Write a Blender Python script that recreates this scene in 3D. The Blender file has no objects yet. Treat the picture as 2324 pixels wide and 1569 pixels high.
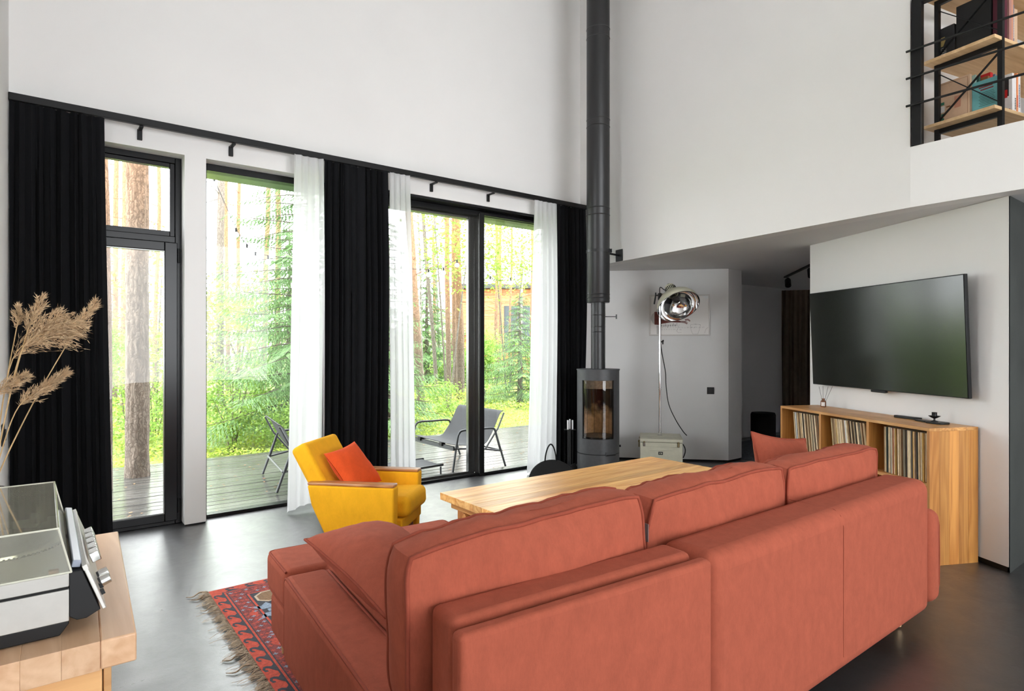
import bpy, bmesh, math, random
import numpy as np
from mathutils import Vector, Matrix, noise as mnoise

# ------------------------------------------------------------------ camera, sky, daylight, exposure
# World axes: X runs along the window wall, Y points towards the windows, Z is up. Metres.
scene = bpy.context.scene
col = scene.collection
cam_d = bpy.data.cameras.new('camera')
cam_d.sensor_width = 36.0
cam_d.lens = 36.0 * 1380.0 / 2324.0
cam_d.clip_start = 0.05
cam_d.clip_end = 400.0
cam = bpy.data.objects.new('camera', cam_d)
cam.location = (0.0, 0.0, 1.40)
cam.rotation_euler = (math.radians(90.0), 0.0, math.radians(-37.66))
col.objects.link(cam)
scene.camera = cam

world = bpy.data.worlds.new('overcast_sky')
scene.world = world
world.use_nodes = True
wb = world.node_tree.nodes['Background']
wb.inputs['Color'].default_value = (0.94, 0.97, 1.0, 1.0)
wb.inputs['Strength'].default_value = 9.0


# all light is the overcast sky: through the terrace windows and the high glazing behind the camera
vs = scene.view_settings
vs.view_transform = 'Standard'
vs.look = 'None'
vs.gamma = 1.0
vs.use_curve_mapping = False
vs.exposure = 0.14
scene.cycles.use_denoising = True
scene.cycles.max_bounces = 10
scene.cycles.diffuse_bounces = 5
scene.cycles.glossy_bounces = 4
scene.cycles.transmission_bounces = 6
scene.cycles.transparent_max_bounces = 16
scene.cycles.sample_clamp_indirect = 6.0
scene.cycles.caustics_reflective = False
scene.cycles.caustics_refractive = False

RND = random.Random(7)
PI = math.pi


# ------------------------------------------------------------------ materials
MATS = {}


def srgb(r, g, b):
    def f(c):
        c = c / 255.0
        return c / 12.92 if c <= 0.04045 else ((c + 0.055) / 1.055) ** 2.4
    return (f(r), f(g), f(b), 1.0)


def new_mat(name):
    m = bpy.data.materials.new(name)
    m.use_nodes = True
    MATS[name] = m
    nt = m.node_tree
    b = nt.nodes['Principled BSDF']
    return m, nt, b


def N(nt, kind, **kw):
    n = nt.nodes.new(kind)
    for k, v in kw.items():
        setattr(n, k, v)
    return n


def mix_rgb(nt, fac, a, b, blend='MIX'):
    n = nt.nodes.new('ShaderNodeMix')
    n.data_type = 'RGBA'
    n.blend_type = blend
    for sock, val in ((0, fac), (6, a), (7, b)):
        if hasattr(val, 'is_linked') or hasattr(val, 'links'):
            nt.links.new(val, n.inputs[sock])
        else:
            n.inputs[sock].default_value = val
    return n.outputs[2]


def coords(nt, scale=(1, 1, 1), kind='Object', rnd=False, rot=(0, 0, 0)):
    tc = N(nt, 'ShaderNodeTexCoord')
    mp = N(nt, 'ShaderNodeMapping')
    mp.inputs['Scale'].default_value = scale
    mp.inputs['Rotation'].default_value = rot
    nt.links.new(tc.outputs[kind], mp.inputs['Vector'])
    if rnd:
        oi = N(nt, 'ShaderNodeObjectInfo')
        mu = N(nt, 'ShaderNodeMath', operation='MULTIPLY')
        mu.inputs[1].default_value = 37.0
        nt.links.new(oi.outputs['Random'], mu.inputs[0])
        cb = N(nt, 'ShaderNodeCombineXYZ')
        for i in range(3):
            nt.links.new(mu.outputs[0], cb.inputs[i])
        nt.links.new(cb.outputs[0], mp.inputs['Location'])
    return mp.outputs['Vector']


def noise_tex(nt, vec, scale, detail=4.0, rough=0.55, dist=0.0):
    n = N(nt, 'ShaderNodeTexNoise')
    n.inputs['Scale'].default_value = scale
    n.inputs['Detail'].default_value = detail
    n.inputs['Roughness'].default_value = rough
    n.inputs['Distortion'].default_value = dist
    nt.links.new(vec, n.inputs['Vector'])
    return n.outputs['Fac']


def ramp(nt, fac, stops):
    r = N(nt, 'ShaderNodeValToRGB')
    e = r.color_ramp.elements
    while len(e) < len(stops):
        e.new(0.5)
    for el, (p, c) in zip(e, stops):
        el.position = p
        el.color = c
    nt.links.new(fac, r.inputs['Fac'])
    return r.outputs['Color']


def bump(nt, b, height, strength=0.2, dist=0.01):
    n = N(nt, 'ShaderNodeBump')
    n.inputs['Strength'].default_value = strength
    n.inputs['Distance'].default_value = dist
    nt.links.new(height, n.inputs['Height'])
    nt.links.new(n.outputs['Normal'], b.inputs['Normal'])


def plain(name, c, rough=0.5, metal=0.0, var=0.0, vscale=8.0, bmp=0.0, bscale=60.0, spec=0.5, coat=0.0, rnd=False, sheen=0.0):
    m, nt, b = new_mat(name)
    b.inputs['Roughness'].default_value = rough
    b.inputs['Metallic'].default_value = metal
    b.inputs['Specular IOR Level'].default_value = spec
    b.inputs['Coat Weight'].default_value = coat
    if sheen:
        b.inputs['Sheen Weight'].default_value = sheen
        b.inputs['Sheen Roughness'].default_value = 0.4
    v = coords(nt, rnd=rnd)
    if var > 0:
        f = noise_tex(nt, v, vscale)
        lo = tuple(x * (1 - var) for x in c[:3]) + (1,)
        hi = tuple(min(1, x * (1 + var)) for x in c[:3]) + (1,)
        nt.links.new(ramp(nt, f, [(0.3, lo), (0.7, hi)]), b.inputs['Base Color'])
    else:
        b.inputs['Base Color'].default_value = c
    if bmp > 0:
        bump(nt, b, noise_tex(nt, v, bscale, 3.0), bmp, 0.004)
    return m


def wood(name, c0, c1, axis=0, rough=0.45, grain=26.0, rnd=True, ring=0.35):
    """boards: long streaks along the local axis, growth rings, tone shift for each board"""
    m, nt, b = new_mat(name)
    sc = [grain, grain, grain]
    sc[axis] = grain * 0.05
    v = coords(nt, tuple(sc), rnd=rnd)
    f1 = noise_tex(nt, v, 1.0, 5.0, 0.6, 0.4)
    sc2 = [5.0, 5.0, 5.0]
    sc2[axis] = 0.45
    v2 = coords(nt, tuple(sc2), rnd=rnd)
    w = N(nt, 'ShaderNodeTexNoise')
    w.inputs['Scale'].default_value = 1.6
    w.inputs['Detail'].default_value = 1.5
    nt.links.new(v2, w.inputs['Vector'])
    mt = N(nt, 'ShaderNodeMath', operation='MULTIPLY')
    mt.inputs[1].default_value = 60.0
    nt.links.new(w.outputs['Fac'], mt.inputs[0])
    sn = N(nt, 'ShaderNodeMath', operation='SINE')
    nt.links.new(mt.outputs[0], sn.inputs[0])
    a1 = N(nt, 'ShaderNodeMath', operation='MULTIPLY_ADD')
    a1.inputs[1].default_value = 0.5 * ring
    nt.links.new(sn.outputs[0], a1.inputs[0])
    nt.links.new(f1, a1.inputs[2])
    colr = ramp(nt, a1.outputs[0], [(0.25, c0), (0.75, c1)])
    if rnd:
        oi = N(nt, 'ShaderNodeObjectInfo')
        mr = N(nt, 'ShaderNodeMapRange')
        mr.inputs['To Min'].default_value = 0.80
        mr.inputs['To Max'].default_value = 1.16
        nt.links.new(oi.outputs['Random'], mr.inputs['Value'])
        hs = N(nt, 'ShaderNodeHueSaturation')
        nt.links.new(mr.outputs[0], hs.inputs['Value'])
        nt.links.new(colr, hs.inputs['Color'])
        colr = hs.outputs['Color']
    nt.links.new(colr, b.inputs['Base Color'])
    b.inputs['Roughness'].default_value = rough
    bump(nt, b, f1, 0.12, 0.003)
    return m


def fabric(name, c, nap=0.10, sheen=0.5, weave=420.0, rough=0.9, blotch=9.0, wbump=0.25):
    m, nt, b = new_mat(name)
    v = coords(nt)
    v2 = coords(nt, (1.6, 1.6, 0.9))
    f = noise_tex(nt, v2, blotch, 5.0, 0.65, 0.3)
    g = noise_tex(nt, coords(nt, (1.0, 1.0, 0.30)), 210.0, 2.0)
    ad = N(nt, 'ShaderNodeMath', operation='MULTIPLY_ADD')
    ad.inputs[1].default_value = 0.40
    nt.links.new(g, ad.inputs[0])
    nt.links.new(f, ad.inputs[2])
    lo = tuple(x * (1 - nap) for x in c[:3]) + (1,)
    hi = tuple(min(1, x * (1 + nap)) for x in c[:3]) + (1,)
    nt.links.new(ramp(nt, ad.outputs[0], [(0.50, lo), (0.95, hi)]), b.inputs['Base Color'])
    b.inputs['Roughness'].default_value = rough
    b.inputs['Specular IOR Level'].default_value = 0.2
    b.inputs['Sheen Weight'].default_value = sheen
    b.inputs['Sheen Roughness'].default_value = 0.45
    b.inputs['Sheen Tint'].default_value = tuple(min(1, x * 1.2 + 0.1) for x in c[:3]) + (1,)
    bump(nt, b, noise_tex(nt, v, weave, 2.0), wbump, 0.0015)
    return m


def leaf_mat(name, c, var=0.35, trans=0.45):
    m, nt, b = new_mat(name)
    ge = N(nt, 'ShaderNodeNewGeometry')
    lo = tuple(x * (1 - var) for x in c[:3]) + (1,)
    hi = tuple(min(1, x * (1 + var)) for x in c[:3]) + (1,)
    cr = ramp(nt, ge.outputs['Random Per Island'], [(0.0, lo), (1.0, hi)])
    nt.links.new(cr, b.inputs['Base Color'])
    b.inputs['Roughness'].default_value = 0.55
    tr = N(nt, 'ShaderNodeBsdfTranslucent')
    nt.links.new(cr, tr.inputs['Color'])
    mx = N(nt, 'ShaderNodeMixShader')
    mx.inputs[0].default_value = trans
    nt.links.new(b.outputs[0], mx.inputs[1])
    nt.links.new(tr.outputs[0], mx.inputs[2])
    nt.links.new(mx.outputs[0], nt.nodes['Material Output'].inputs['Surface'])
    return m


def glass_mat(name, tint=(1, 1, 1, 1), refl=1.0, ior=1.45, rough=0.0):
    """thin sheet: clear transmission plus Fresnel reflection"""
    m, nt, b = new_mat(name)
    nt.nodes.remove(b)
    fr = N(nt, 'ShaderNodeFresnel')
    fr.inputs['IOR'].default_value = ior
    mu = N(nt, 'ShaderNodeMath', operation='MULTIPLY')
    mu.inputs[1].default_value = refl
    nt.links.new(fr.outputs[0], mu.inputs[0])
    tr = N(nt, 'ShaderNodeBsdfTransparent')
    tr.inputs['Color'].default_value = tint
    gl = N(nt, 'ShaderNodeBsdfGlossy')
    gl.inputs['Roughness'].default_value = rough
    mx = N(nt, 'ShaderNodeMixShader')
    nt.links.new(mu.outputs[0], mx.inputs[0])
    nt.links.new(tr.outputs[0], mx.inputs[1])
    nt.links.new(gl.outputs[0], mx.inputs[2])
    nt.links.new(mx.outputs[0], nt.nodes['Material Output'].inputs['Surface'])
    return m


def hazy_plastic(name, tint, haze, amount):
    m = glass_mat(name, tint, 2.4, 1.5, 0.05)
    nt = m.node_tree
    out = nt.nodes['Material Output']
    src = out.inputs['Surface'].links[0].from_socket
    df = N(nt, 'ShaderNodeBsdfDiffuse')
    df.inputs['Color'].default_value = haze
    mx = N(nt, 'ShaderNodeMixShader')
    v = coords(nt)
    f = noise_tex(nt, v, 22.0, 6.0, 0.7)
    mr = N(nt, 'ShaderNodeMapRange')
    mr.inputs['From Min'].default_value = 0.3
    mr.inputs['From Max'].default_value = 0.75
    mr.inputs['To Min'].default_value = amount * 0.9
    mr.inputs['To Max'].default_value = amount * 1.1
    nt.links.new(f, mr.inputs['Value'])
    nt.links.new(mr.outputs[0], mx.inputs[0])
    nt.links.new(src, mx.inputs[1])
    nt.links.new(df.outputs[0], mx.inputs[2])
    nt.links.new(mx.outputs[0], out.inputs['Surface'])
    return m


def sheer_mat(name, c=(0.95, 0.95, 0.96, 1), clear=0.22):
    m, nt, b = new_mat(name)
    nt.nodes.remove(b)
    df = N(nt, 'ShaderNodeBsdfDiffuse')
    df.inputs['Color'].default_value = c
    tl = N(nt, 'ShaderNodeBsdfTranslucent')
    tl.inputs['Color'].default_value = c
    tr = N(nt, 'ShaderNodeBsdfTransparent')
    m1 = N(nt, 'ShaderNodeMixShader')
    m1.inputs[0].default_value = 0.5
    nt.links.new(df.outputs[0], m1.inputs[1])
    nt.links.new(tl.outputs[0], m1.inputs[2])
    m2 = N(nt, 'ShaderNodeMixShader')
    m2.inputs[0].default_value = clear
    nt.links.new(m1.outputs[0], m2.inputs[1])
    nt.links.new(tr.outputs[0], m2.inputs[2])
    nt.links.new(m2.outputs[0], nt.nodes['Material Output'].inputs['Surface'])
    return m


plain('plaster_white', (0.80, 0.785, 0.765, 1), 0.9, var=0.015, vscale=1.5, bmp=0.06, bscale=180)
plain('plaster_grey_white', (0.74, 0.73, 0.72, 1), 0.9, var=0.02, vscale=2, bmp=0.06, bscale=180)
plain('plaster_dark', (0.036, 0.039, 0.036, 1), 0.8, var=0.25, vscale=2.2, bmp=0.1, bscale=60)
plain('black_metal', (0.006, 0.006, 0.0065, 1), 0.42, 0.0, spec=0.30)
plain('black_frame', (0.009, 0.009, 0.010, 1), 0.26, 0.0, spec=0.28)
plain('grey_frame', (0.16, 0.16, 0.155, 1), 0.22, 0.9)
plain('black_plastic', (0.006, 0.006, 0.0065, 1), 0.42, spec=0.3)
plain('black_base', (0.007, 0.007, 0.007, 1), 0.6, spec=0.25)
plain('stove_grey', (0.060, 0.061, 0.064, 1), 0.5, 0.2, var=0.08, vscale=30, bmp=0.05, bscale=300)
plain('flue_black', (0.020, 0.020, 0.021, 1), 0.38, 0.1, bmp=0.03, bscale=200)
plain('chrome', (0.78, 0.78, 0.78, 1), 0.06, 1.0)
plain('steel', (0.62, 0.62, 0.60, 1), 0.22, 1.0)
plain('brass_old', (0.30, 0.24, 0.13, 1), 0.35, 1.0, var=0.3, vscale=60)
plain('firebrick', (0.56, 0.40, 0.26, 1), 0.9, var=0.25, vscale=9, bmp=0.3, bscale=60)
plain('soot', (0.012, 0.010, 0.009, 1), 0.9)
plain('ash', (0.25, 0.22, 0.19, 1), 1.0, var=0.3, vscale=40)
plain('cream_enamel', (0.70, 0.68, 0.52, 1), 0.3)
plain('case_cream', (0.52, 0.50, 0.39, 1), 0.5, var=0.06, vscale=14, bmp=0.08, bscale=160)
plain('case_line', (0.30, 0.29, 0.22, 1), 0.6)
plain('white_paint', (0.80, 0.80, 0.80, 1), 0.4)
plain('paper_white', (0.84, 0.81, 0.78, 1), 0.8)
plain('frame_pale', (0.62, 0.59, 0.56, 1), 0.5)
plain('print_maroon', (0.13, 0.030, 0.022, 1), 0.8, var=0.3, vscale=30)
plain('print_mauve', (0.30, 0.19, 0.18, 1), 0.8)
plain('print_pale', (0.55, 0.53, 0.51, 1), 0.8)
plain('ink', (0.035, 0.022, 0.022, 1), 0.8)
plain('ink_pale', (0.33, 0.30, 0.30, 1), 0.8)
plain('pouf_black', (0.008, 0.008, 0.010, 1), 0.95)
plain('tv_screen', (0.016, 0.018, 0.015, 1), 0.16, spec=0.55)
plain('bottle_amber', (0.16, 0.045, 0.008, 1), 0.08, coat=0.5)
plain('silver_panel', (0.60, 0.59, 0.56, 1), 0.38, 0.55, var=0.05, vscale=60)
plain('silver_grey', (0.50, 0.49, 0.46, 1), 0.5, 0.15, var=0.04, vscale=25)
plain('dial_blue', (0.30, 0.33, 0.40, 1), 0.25)
plain('vinyl', (0.010, 0.010, 0.010, 1), 0.25)
plain('vase_grey', (0.28, 0.27, 0.25, 1), 0.5, var=0.1, vscale=20)
plain('reed_stem', (0.58, 0.40, 0.20, 1), 0.7, var=0.15, vscale=20)
plain('reed_plume', (0.56, 0.40, 0.24, 1), 0.9, var=0.3, vscale=60)
plain('galvanised', (0.045, 0.047, 0.050, 1), 0.4, 0.3)
plain('sling_grey', (0.030, 0.031, 0.033, 1), 0.8, var=0.1, vscale=40, bmp=0.1, bscale=500)
plain('bulb_white', (0.85, 0.85, 0.82, 1), 0.15)
plain('fallen_leaf', (0.42, 0.20, 0.07, 1), 0.7, var=0.4, vscale=3)
plain('house_glass', (0.07, 0.08, 0.10, 1), 0.08)
plain('house_dark', (0.05, 0.05, 0.055, 1), 0.6)
plain('newspaper', (0.55, 0.50, 0.44, 1), 0.9, var=0.4, vscale=45)
plain('birch_bark', (0.22, 0.205, 0.185, 1), 0.9, var=0.6, vscale=9)
plain('tag_grey', (0.18, 0.17, 0.17, 1), 0.6)
plain('label_white', (0.80, 0.78, 0.74, 1), 0.7)
plain('rug_red', (0.60, 0.095, 0.060, 1), 0.95, var=0.25, vscale=70, bmp=0.4, bscale=420)
plain('rug_dark', (0.060, 0.064, 0.080, 1), 0.95, var=0.25, vscale=90, bmp=0.4, bscale=420)
plain('rug_maroon', (0.26, 0.062, 0.060, 1), 0.95, var=0.5, vscale=90, bmp=0.4, bscale=420)
plain('rug_blue', (0.30, 0.38, 0.49, 1), 0.95, var=0.25, vscale=90, bmp=0.4, bscale=420)
plain('rug_cream', (0.60, 0.50, 0.38, 1), 0.95, var=0.1, vscale=90)
plain('rug_tan', (0.26, 0.16, 0.09, 1), 0.95, var=0.3, vscale=90)
plain('fringe', (0.44, 0.335, 0.235, 1), 0.95, var=0.4, vscale=50)
plain('hall_rug', (0.10, 0.11, 0.13, 1), 0.98, var=0.45, vscale=28, bmp=0.5, bscale=200)
plain('wire_white', (0.75, 0.75, 0.75, 1), 0.5)
plain('cover_edge', (0.66, 0.66, 0.55, 1), 0.15)
wood('wood_table', srgb(214, 146, 78), srgb(246, 198, 126), 0, 0.36, 30.0, ring=0.30)
wood('wood_trestle', srgb(150, 92, 46), srgb(200, 138, 78), 2, 0.5, 26.0)
wood('wood_apron', srgb(165, 105, 55), srgb(214, 158, 96), 1, 0.5, 26.0)
wood('wood_bench', srgb(190, 128, 66), srgb(230, 174, 106), 0, 0.38, 22.0, ring=0.30)
wood('wood_bench_side', srgb(162, 102, 46), srgb(208, 148, 78), 2, 0.38, 16.0, ring=0.16)
wood('wood_cabinet', srgb(196, 154, 118), srgb(222, 186, 152), 1, 0.36, 20.0, ring=0.15)
wood('wood_cabinet_front', srgb(186, 134, 84), srgb(222, 174, 118), 0, 0.42, 20.0, ring=0.15)
wood('wood_arm', srgb(140, 86, 48), srgb(190, 134, 86), 0, 0.3, 40.0)
wood('wood_leg', srgb(120, 72, 38), srgb(168, 110, 66), 2, 0.4, 40.0)
wood('wood_shelf', srgb(196, 158, 112), srgb(226, 194, 150), 1, 0.6, 14.0)
wood('wood_foot', srgb(190, 150, 100), srgb(220, 185, 140), 2, 0.5, 40.0)
wood('deck_wood', srgb(54, 53, 51), srgb(88, 86, 82), 0, 0.20, 30.0)
wood('house_boards', srgb(176, 104, 66), srgb(206, 136, 94), 0, 0.7, 6.0)
fabric('sofa_fabric', srgb(156, 80, 60), 0.12, 0.08, blotch=15.0)
fabric('sofa_piping', srgb(142, 69, 52), 0.10, 0.08)
fabric('chair_yellow', srgb(236, 172, 30), 0.07, 0.1, 700.0, wbump=0.4)
fabric('pillow_orange', srgb(205, 76, 30), 0.12, 0.5)
fabric('curtain_black', (0.0058, 0.0060, 0.0072, 1), 0.2, 0.01, 300.0)
fabric('curtain_brown', srgb(116, 102, 88), 0.15, 0.1, 300.0)
sheer_mat('sheer_white', (0.84, 0.84, 0.85, 1), clear=0.09)
glass_mat('window_glass', (0.985, 0.992, 0.987, 1), 0.5)
glass_mat('stove_glass', (0.80, 0.72, 0.62, 1), 1.5)
hazy_plastic('cover_smoke', (0.74, 0.74, 0.60, 1), (0.62, 0.61, 0.50, 1), 0.26)
leaf_mat('leaf_birch', (0.28, 0.40, 0.075, 1))
leaf_mat('leaf_shrub', (0.25, 0.39, 0.085, 1))
leaf_mat('leaf_bilberry', (0.36, 0.46, 0.075, 1), 0.45)
leaf_mat('leaf_far_hazed', (0.38, 0.48, 0.24, 1), 0.35)  # distant leaves: veiling haze put into the colour, paler and greyer
leaf_mat('needle', (0.155, 0.275, 0.10, 1), 0.45, 0.3)
leaf_mat('needle_pine', (0.15, 0.21, 0.10, 1), 0.35, 0.3)


def special_materials():
    # polished dark concrete floor
    m, nt, b = new_mat('floor_concrete')
    v = coords(nt)
    f1 = noise_tex(nt, v, 0.9, 6.0, 0.62, 0.6)
    f2 = noise_tex(nt, v, 14.0, 6.0, 0.7)
    c = ramp(nt, f1, [(0.3, (0.016, 0.015, 0.015, 1)), (0.72, (0.034, 0.033, 0.033, 1))])
    c = mix_rgb(nt, 0.35, c, ramp(nt, f2, [(0.3, (0.012, 0.012, 0.012, 1)), (0.75, (0.055, 0.054, 0.053, 1))]))
    nt.links.new(c, b.inputs['Base Color'])
    nt.links.new(ramp(nt, f1, [(0.3, (0.32, 0.32, 0.32, 1)), (0.7, (0.46, 0.46, 0.46, 1))]), b.inputs['Roughness'])
    b.inputs['Specular IOR Level'].default_value = 1.0
    b.inputs['Coat Weight'].default_value = 1.0
    b.inputs['Coat IOR'].default_value = 1.5
    f3 = noise_tex(nt, v, 5.0, 8.0, 0.75, 1.2)
    nt.links.new(ramp(nt, f3, [(0.3, (0.26, 0.26, 0.26, 1)), (0.75, (0.52, 0.52, 0.52, 1))]), b.inputs['Coat Roughness'])
    bump(nt, b, noise_tex(nt, v, 42.0, 8.0, 0.75, 0.8), 0.16, 0.004)
    nt.links.new(b.inputs['Normal'].links[0].from_socket, b.inputs['Coat Normal'])
    # pine bark, grey and cracked below, orange and flaky higher up
    for nm, low, high, z0, z1 in (('pine_bark', (0.16, 0.125, 0.10, 1), (0.38, 0.20, 0.11, 1), 1.2, 4.5),
                                  ('pine_bark_near', (0.19, 0.155, 0.125, 1), (0.30, 0.17, 0.10, 1), 2.4, 4.2),
                                  ('trunk_grey', (0.16, 0.14, 0.12, 1), (0.22, 0.18, 0.155, 1), 2.0, 6.0)):
        m, nt, b = new_mat(nm)
        v = coords(nt)
        sep = N(nt, 'ShaderNodeSeparateXYZ')
        nt.links.new(v, sep.inputs[0])
        mr = N(nt, 'ShaderNodeMapRange')
        mr.inputs['From Min'].default_value = z0
        mr.inputs['From Max'].default_value = z1
        nt.links.new(sep.outputs[2], mr.inputs['Value'])
        base = mix_rgb(nt, mr.outputs[0], low, high)
        vo = N(nt, 'ShaderNodeTexVoronoi')
        vo.feature = 'DISTANCE_TO_EDGE'
        vo.inputs['Scale'].default_value = 30.0
        wn = N(nt, 'ShaderNodeTexNoise')
        wn.inputs['Scale'].default_value = 9.0
        wn.inputs['Detail'].default_value = 6.0
        nt.links.new(v, wn.inputs['Vector'])
        wa = N(nt, 'ShaderNodeVectorMath', operation='MULTIPLY_ADD')
        wa.inputs[1].default_value = (0.10, 0.10, 0.16)
        nt.links.new(wn.outputs['Color'], wa.inputs[0])
        nt.links.new(coords(nt, (1, 1, 0.20)), wa.inputs[2])
        nt.links.new(wa.outputs[0], vo.inputs['Vector'])
        dk = ramp(nt, vo.outputs['Distance'], [(0.0, (0.55, 0.53, 0.51, 1)), (0.20, (1.05, 1.05, 1.05, 1))])
        c = mix_rgb(nt, 1.0, base, dk, 'MULTIPLY')
        n2 = noise_tex(nt, coords(nt, (1, 1, 0.35)), 22.0, 5.0, 0.7)
        c = mix_rgb(nt, 1.0, c, ramp(nt, n2, [(0.3, (0.72, 0.72, 0.72, 1)), (0.7, (1.15, 1.12, 1.1, 1))]), 'MULTIPLY')
        nt.links.new(c, b.inputs['Base Color'])
        b.inputs['Roughness'].default_value = 0.95
        bump(nt, b, vo.outputs['Distance'], 0.6, 0.02)
    # forest floor
    m, nt, b = new_mat('forest_floor')
    v = coords(nt)
    f = noise_tex(nt, v, 3.0, 6.0, 0.7)
    nt.links.new(ramp(nt, f, [(0.3, (0.13, 0.16, 0.05, 1)), (0.7, (0.27, 0.34, 0.09, 1))]), b.inputs['Base Color'])
    b.inputs['Roughness'].default_value = 1.0
    # record sleeves and books: a tone for each copy
    m, nt, b = new_mat('record_sleeve')
    oi = N(nt, 'ShaderNodeObjectInfo')
    c = ramp(nt, oi.outputs['Random'], [(0.0, srgb(214, 190, 150)), (0.12, srgb(92, 74, 58)), (0.2, srgb(206, 180, 142)),
                                        (0.33, srgb(176, 150, 116)), (0.42, srgb(120, 112, 96)), (0.5, srgb(226, 208, 176)),
                                        (0.6, srgb(150, 118, 86)), (0.66, srgb(58, 52, 48)), (0.73, srgb(196, 172, 138)),
                                        (0.8, srgb(138, 126, 104)), (0.86, srgb(172, 132, 66)), (0.92, srgb(220, 200, 168)), (1.0, srgb(164, 140, 112))])
    m.node_tree.nodes['Color Ramp'].color_ramp.interpolation = 'CONSTANT'
    n1 = noise_tex(nt, coords(nt, (1, 1, 0.25), rnd=True), 60.0, 3.0, 0.7)
    c = mix_rgb(nt, 1.0, c, ramp(nt, n1, [(0.35, (0.85, 0.83, 0.80, 1)), (0.62, (1.18, 1.16, 1.12, 1))]), 'MULTIPLY')
    nt.links.new(c, b.inputs['Base Color'])
    b.inputs['Roughness'].default_value = 0.8
    for nm, rgb in (('book_black', (16, 16, 17)), ('book_maroon', (84, 18, 40)), ('book_mauve', (168, 120, 112)), ('book_teal', (104, 168, 170)),
                    ('book_red', (188, 26, 28)), ('book_brown', (132, 84, 46)), ('book_pale', (150, 180, 170)), ('book_green', (40, 78, 70)),
                    ('cardboard', (206, 172, 142)), ('book_white', (226, 222, 218)), ('book_orange', (226, 140, 90)), ('book_salmon', (196, 138, 112)),
                    ('book_bluegrey', (96, 108, 128)), ('book_darkred', (130, 24, 34)), ('print_gold', (168, 146, 88)), ('print_green', (52, 110, 86)),
                    ('print_lines', (40, 70, 62)), ('book_charcoal', (34, 34, 36)), ('terracotta', (176, 78, 50)), ('yellow_sleeve', (176, 138, 40)),
                    ('dark_green_sleeve', (34, 44, 40)), ('white_sleeve', (222, 222, 220))):
        plain(nm, srgb(*rgb), 0.6, var=0.06, vscale=25)


special_materials()


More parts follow.
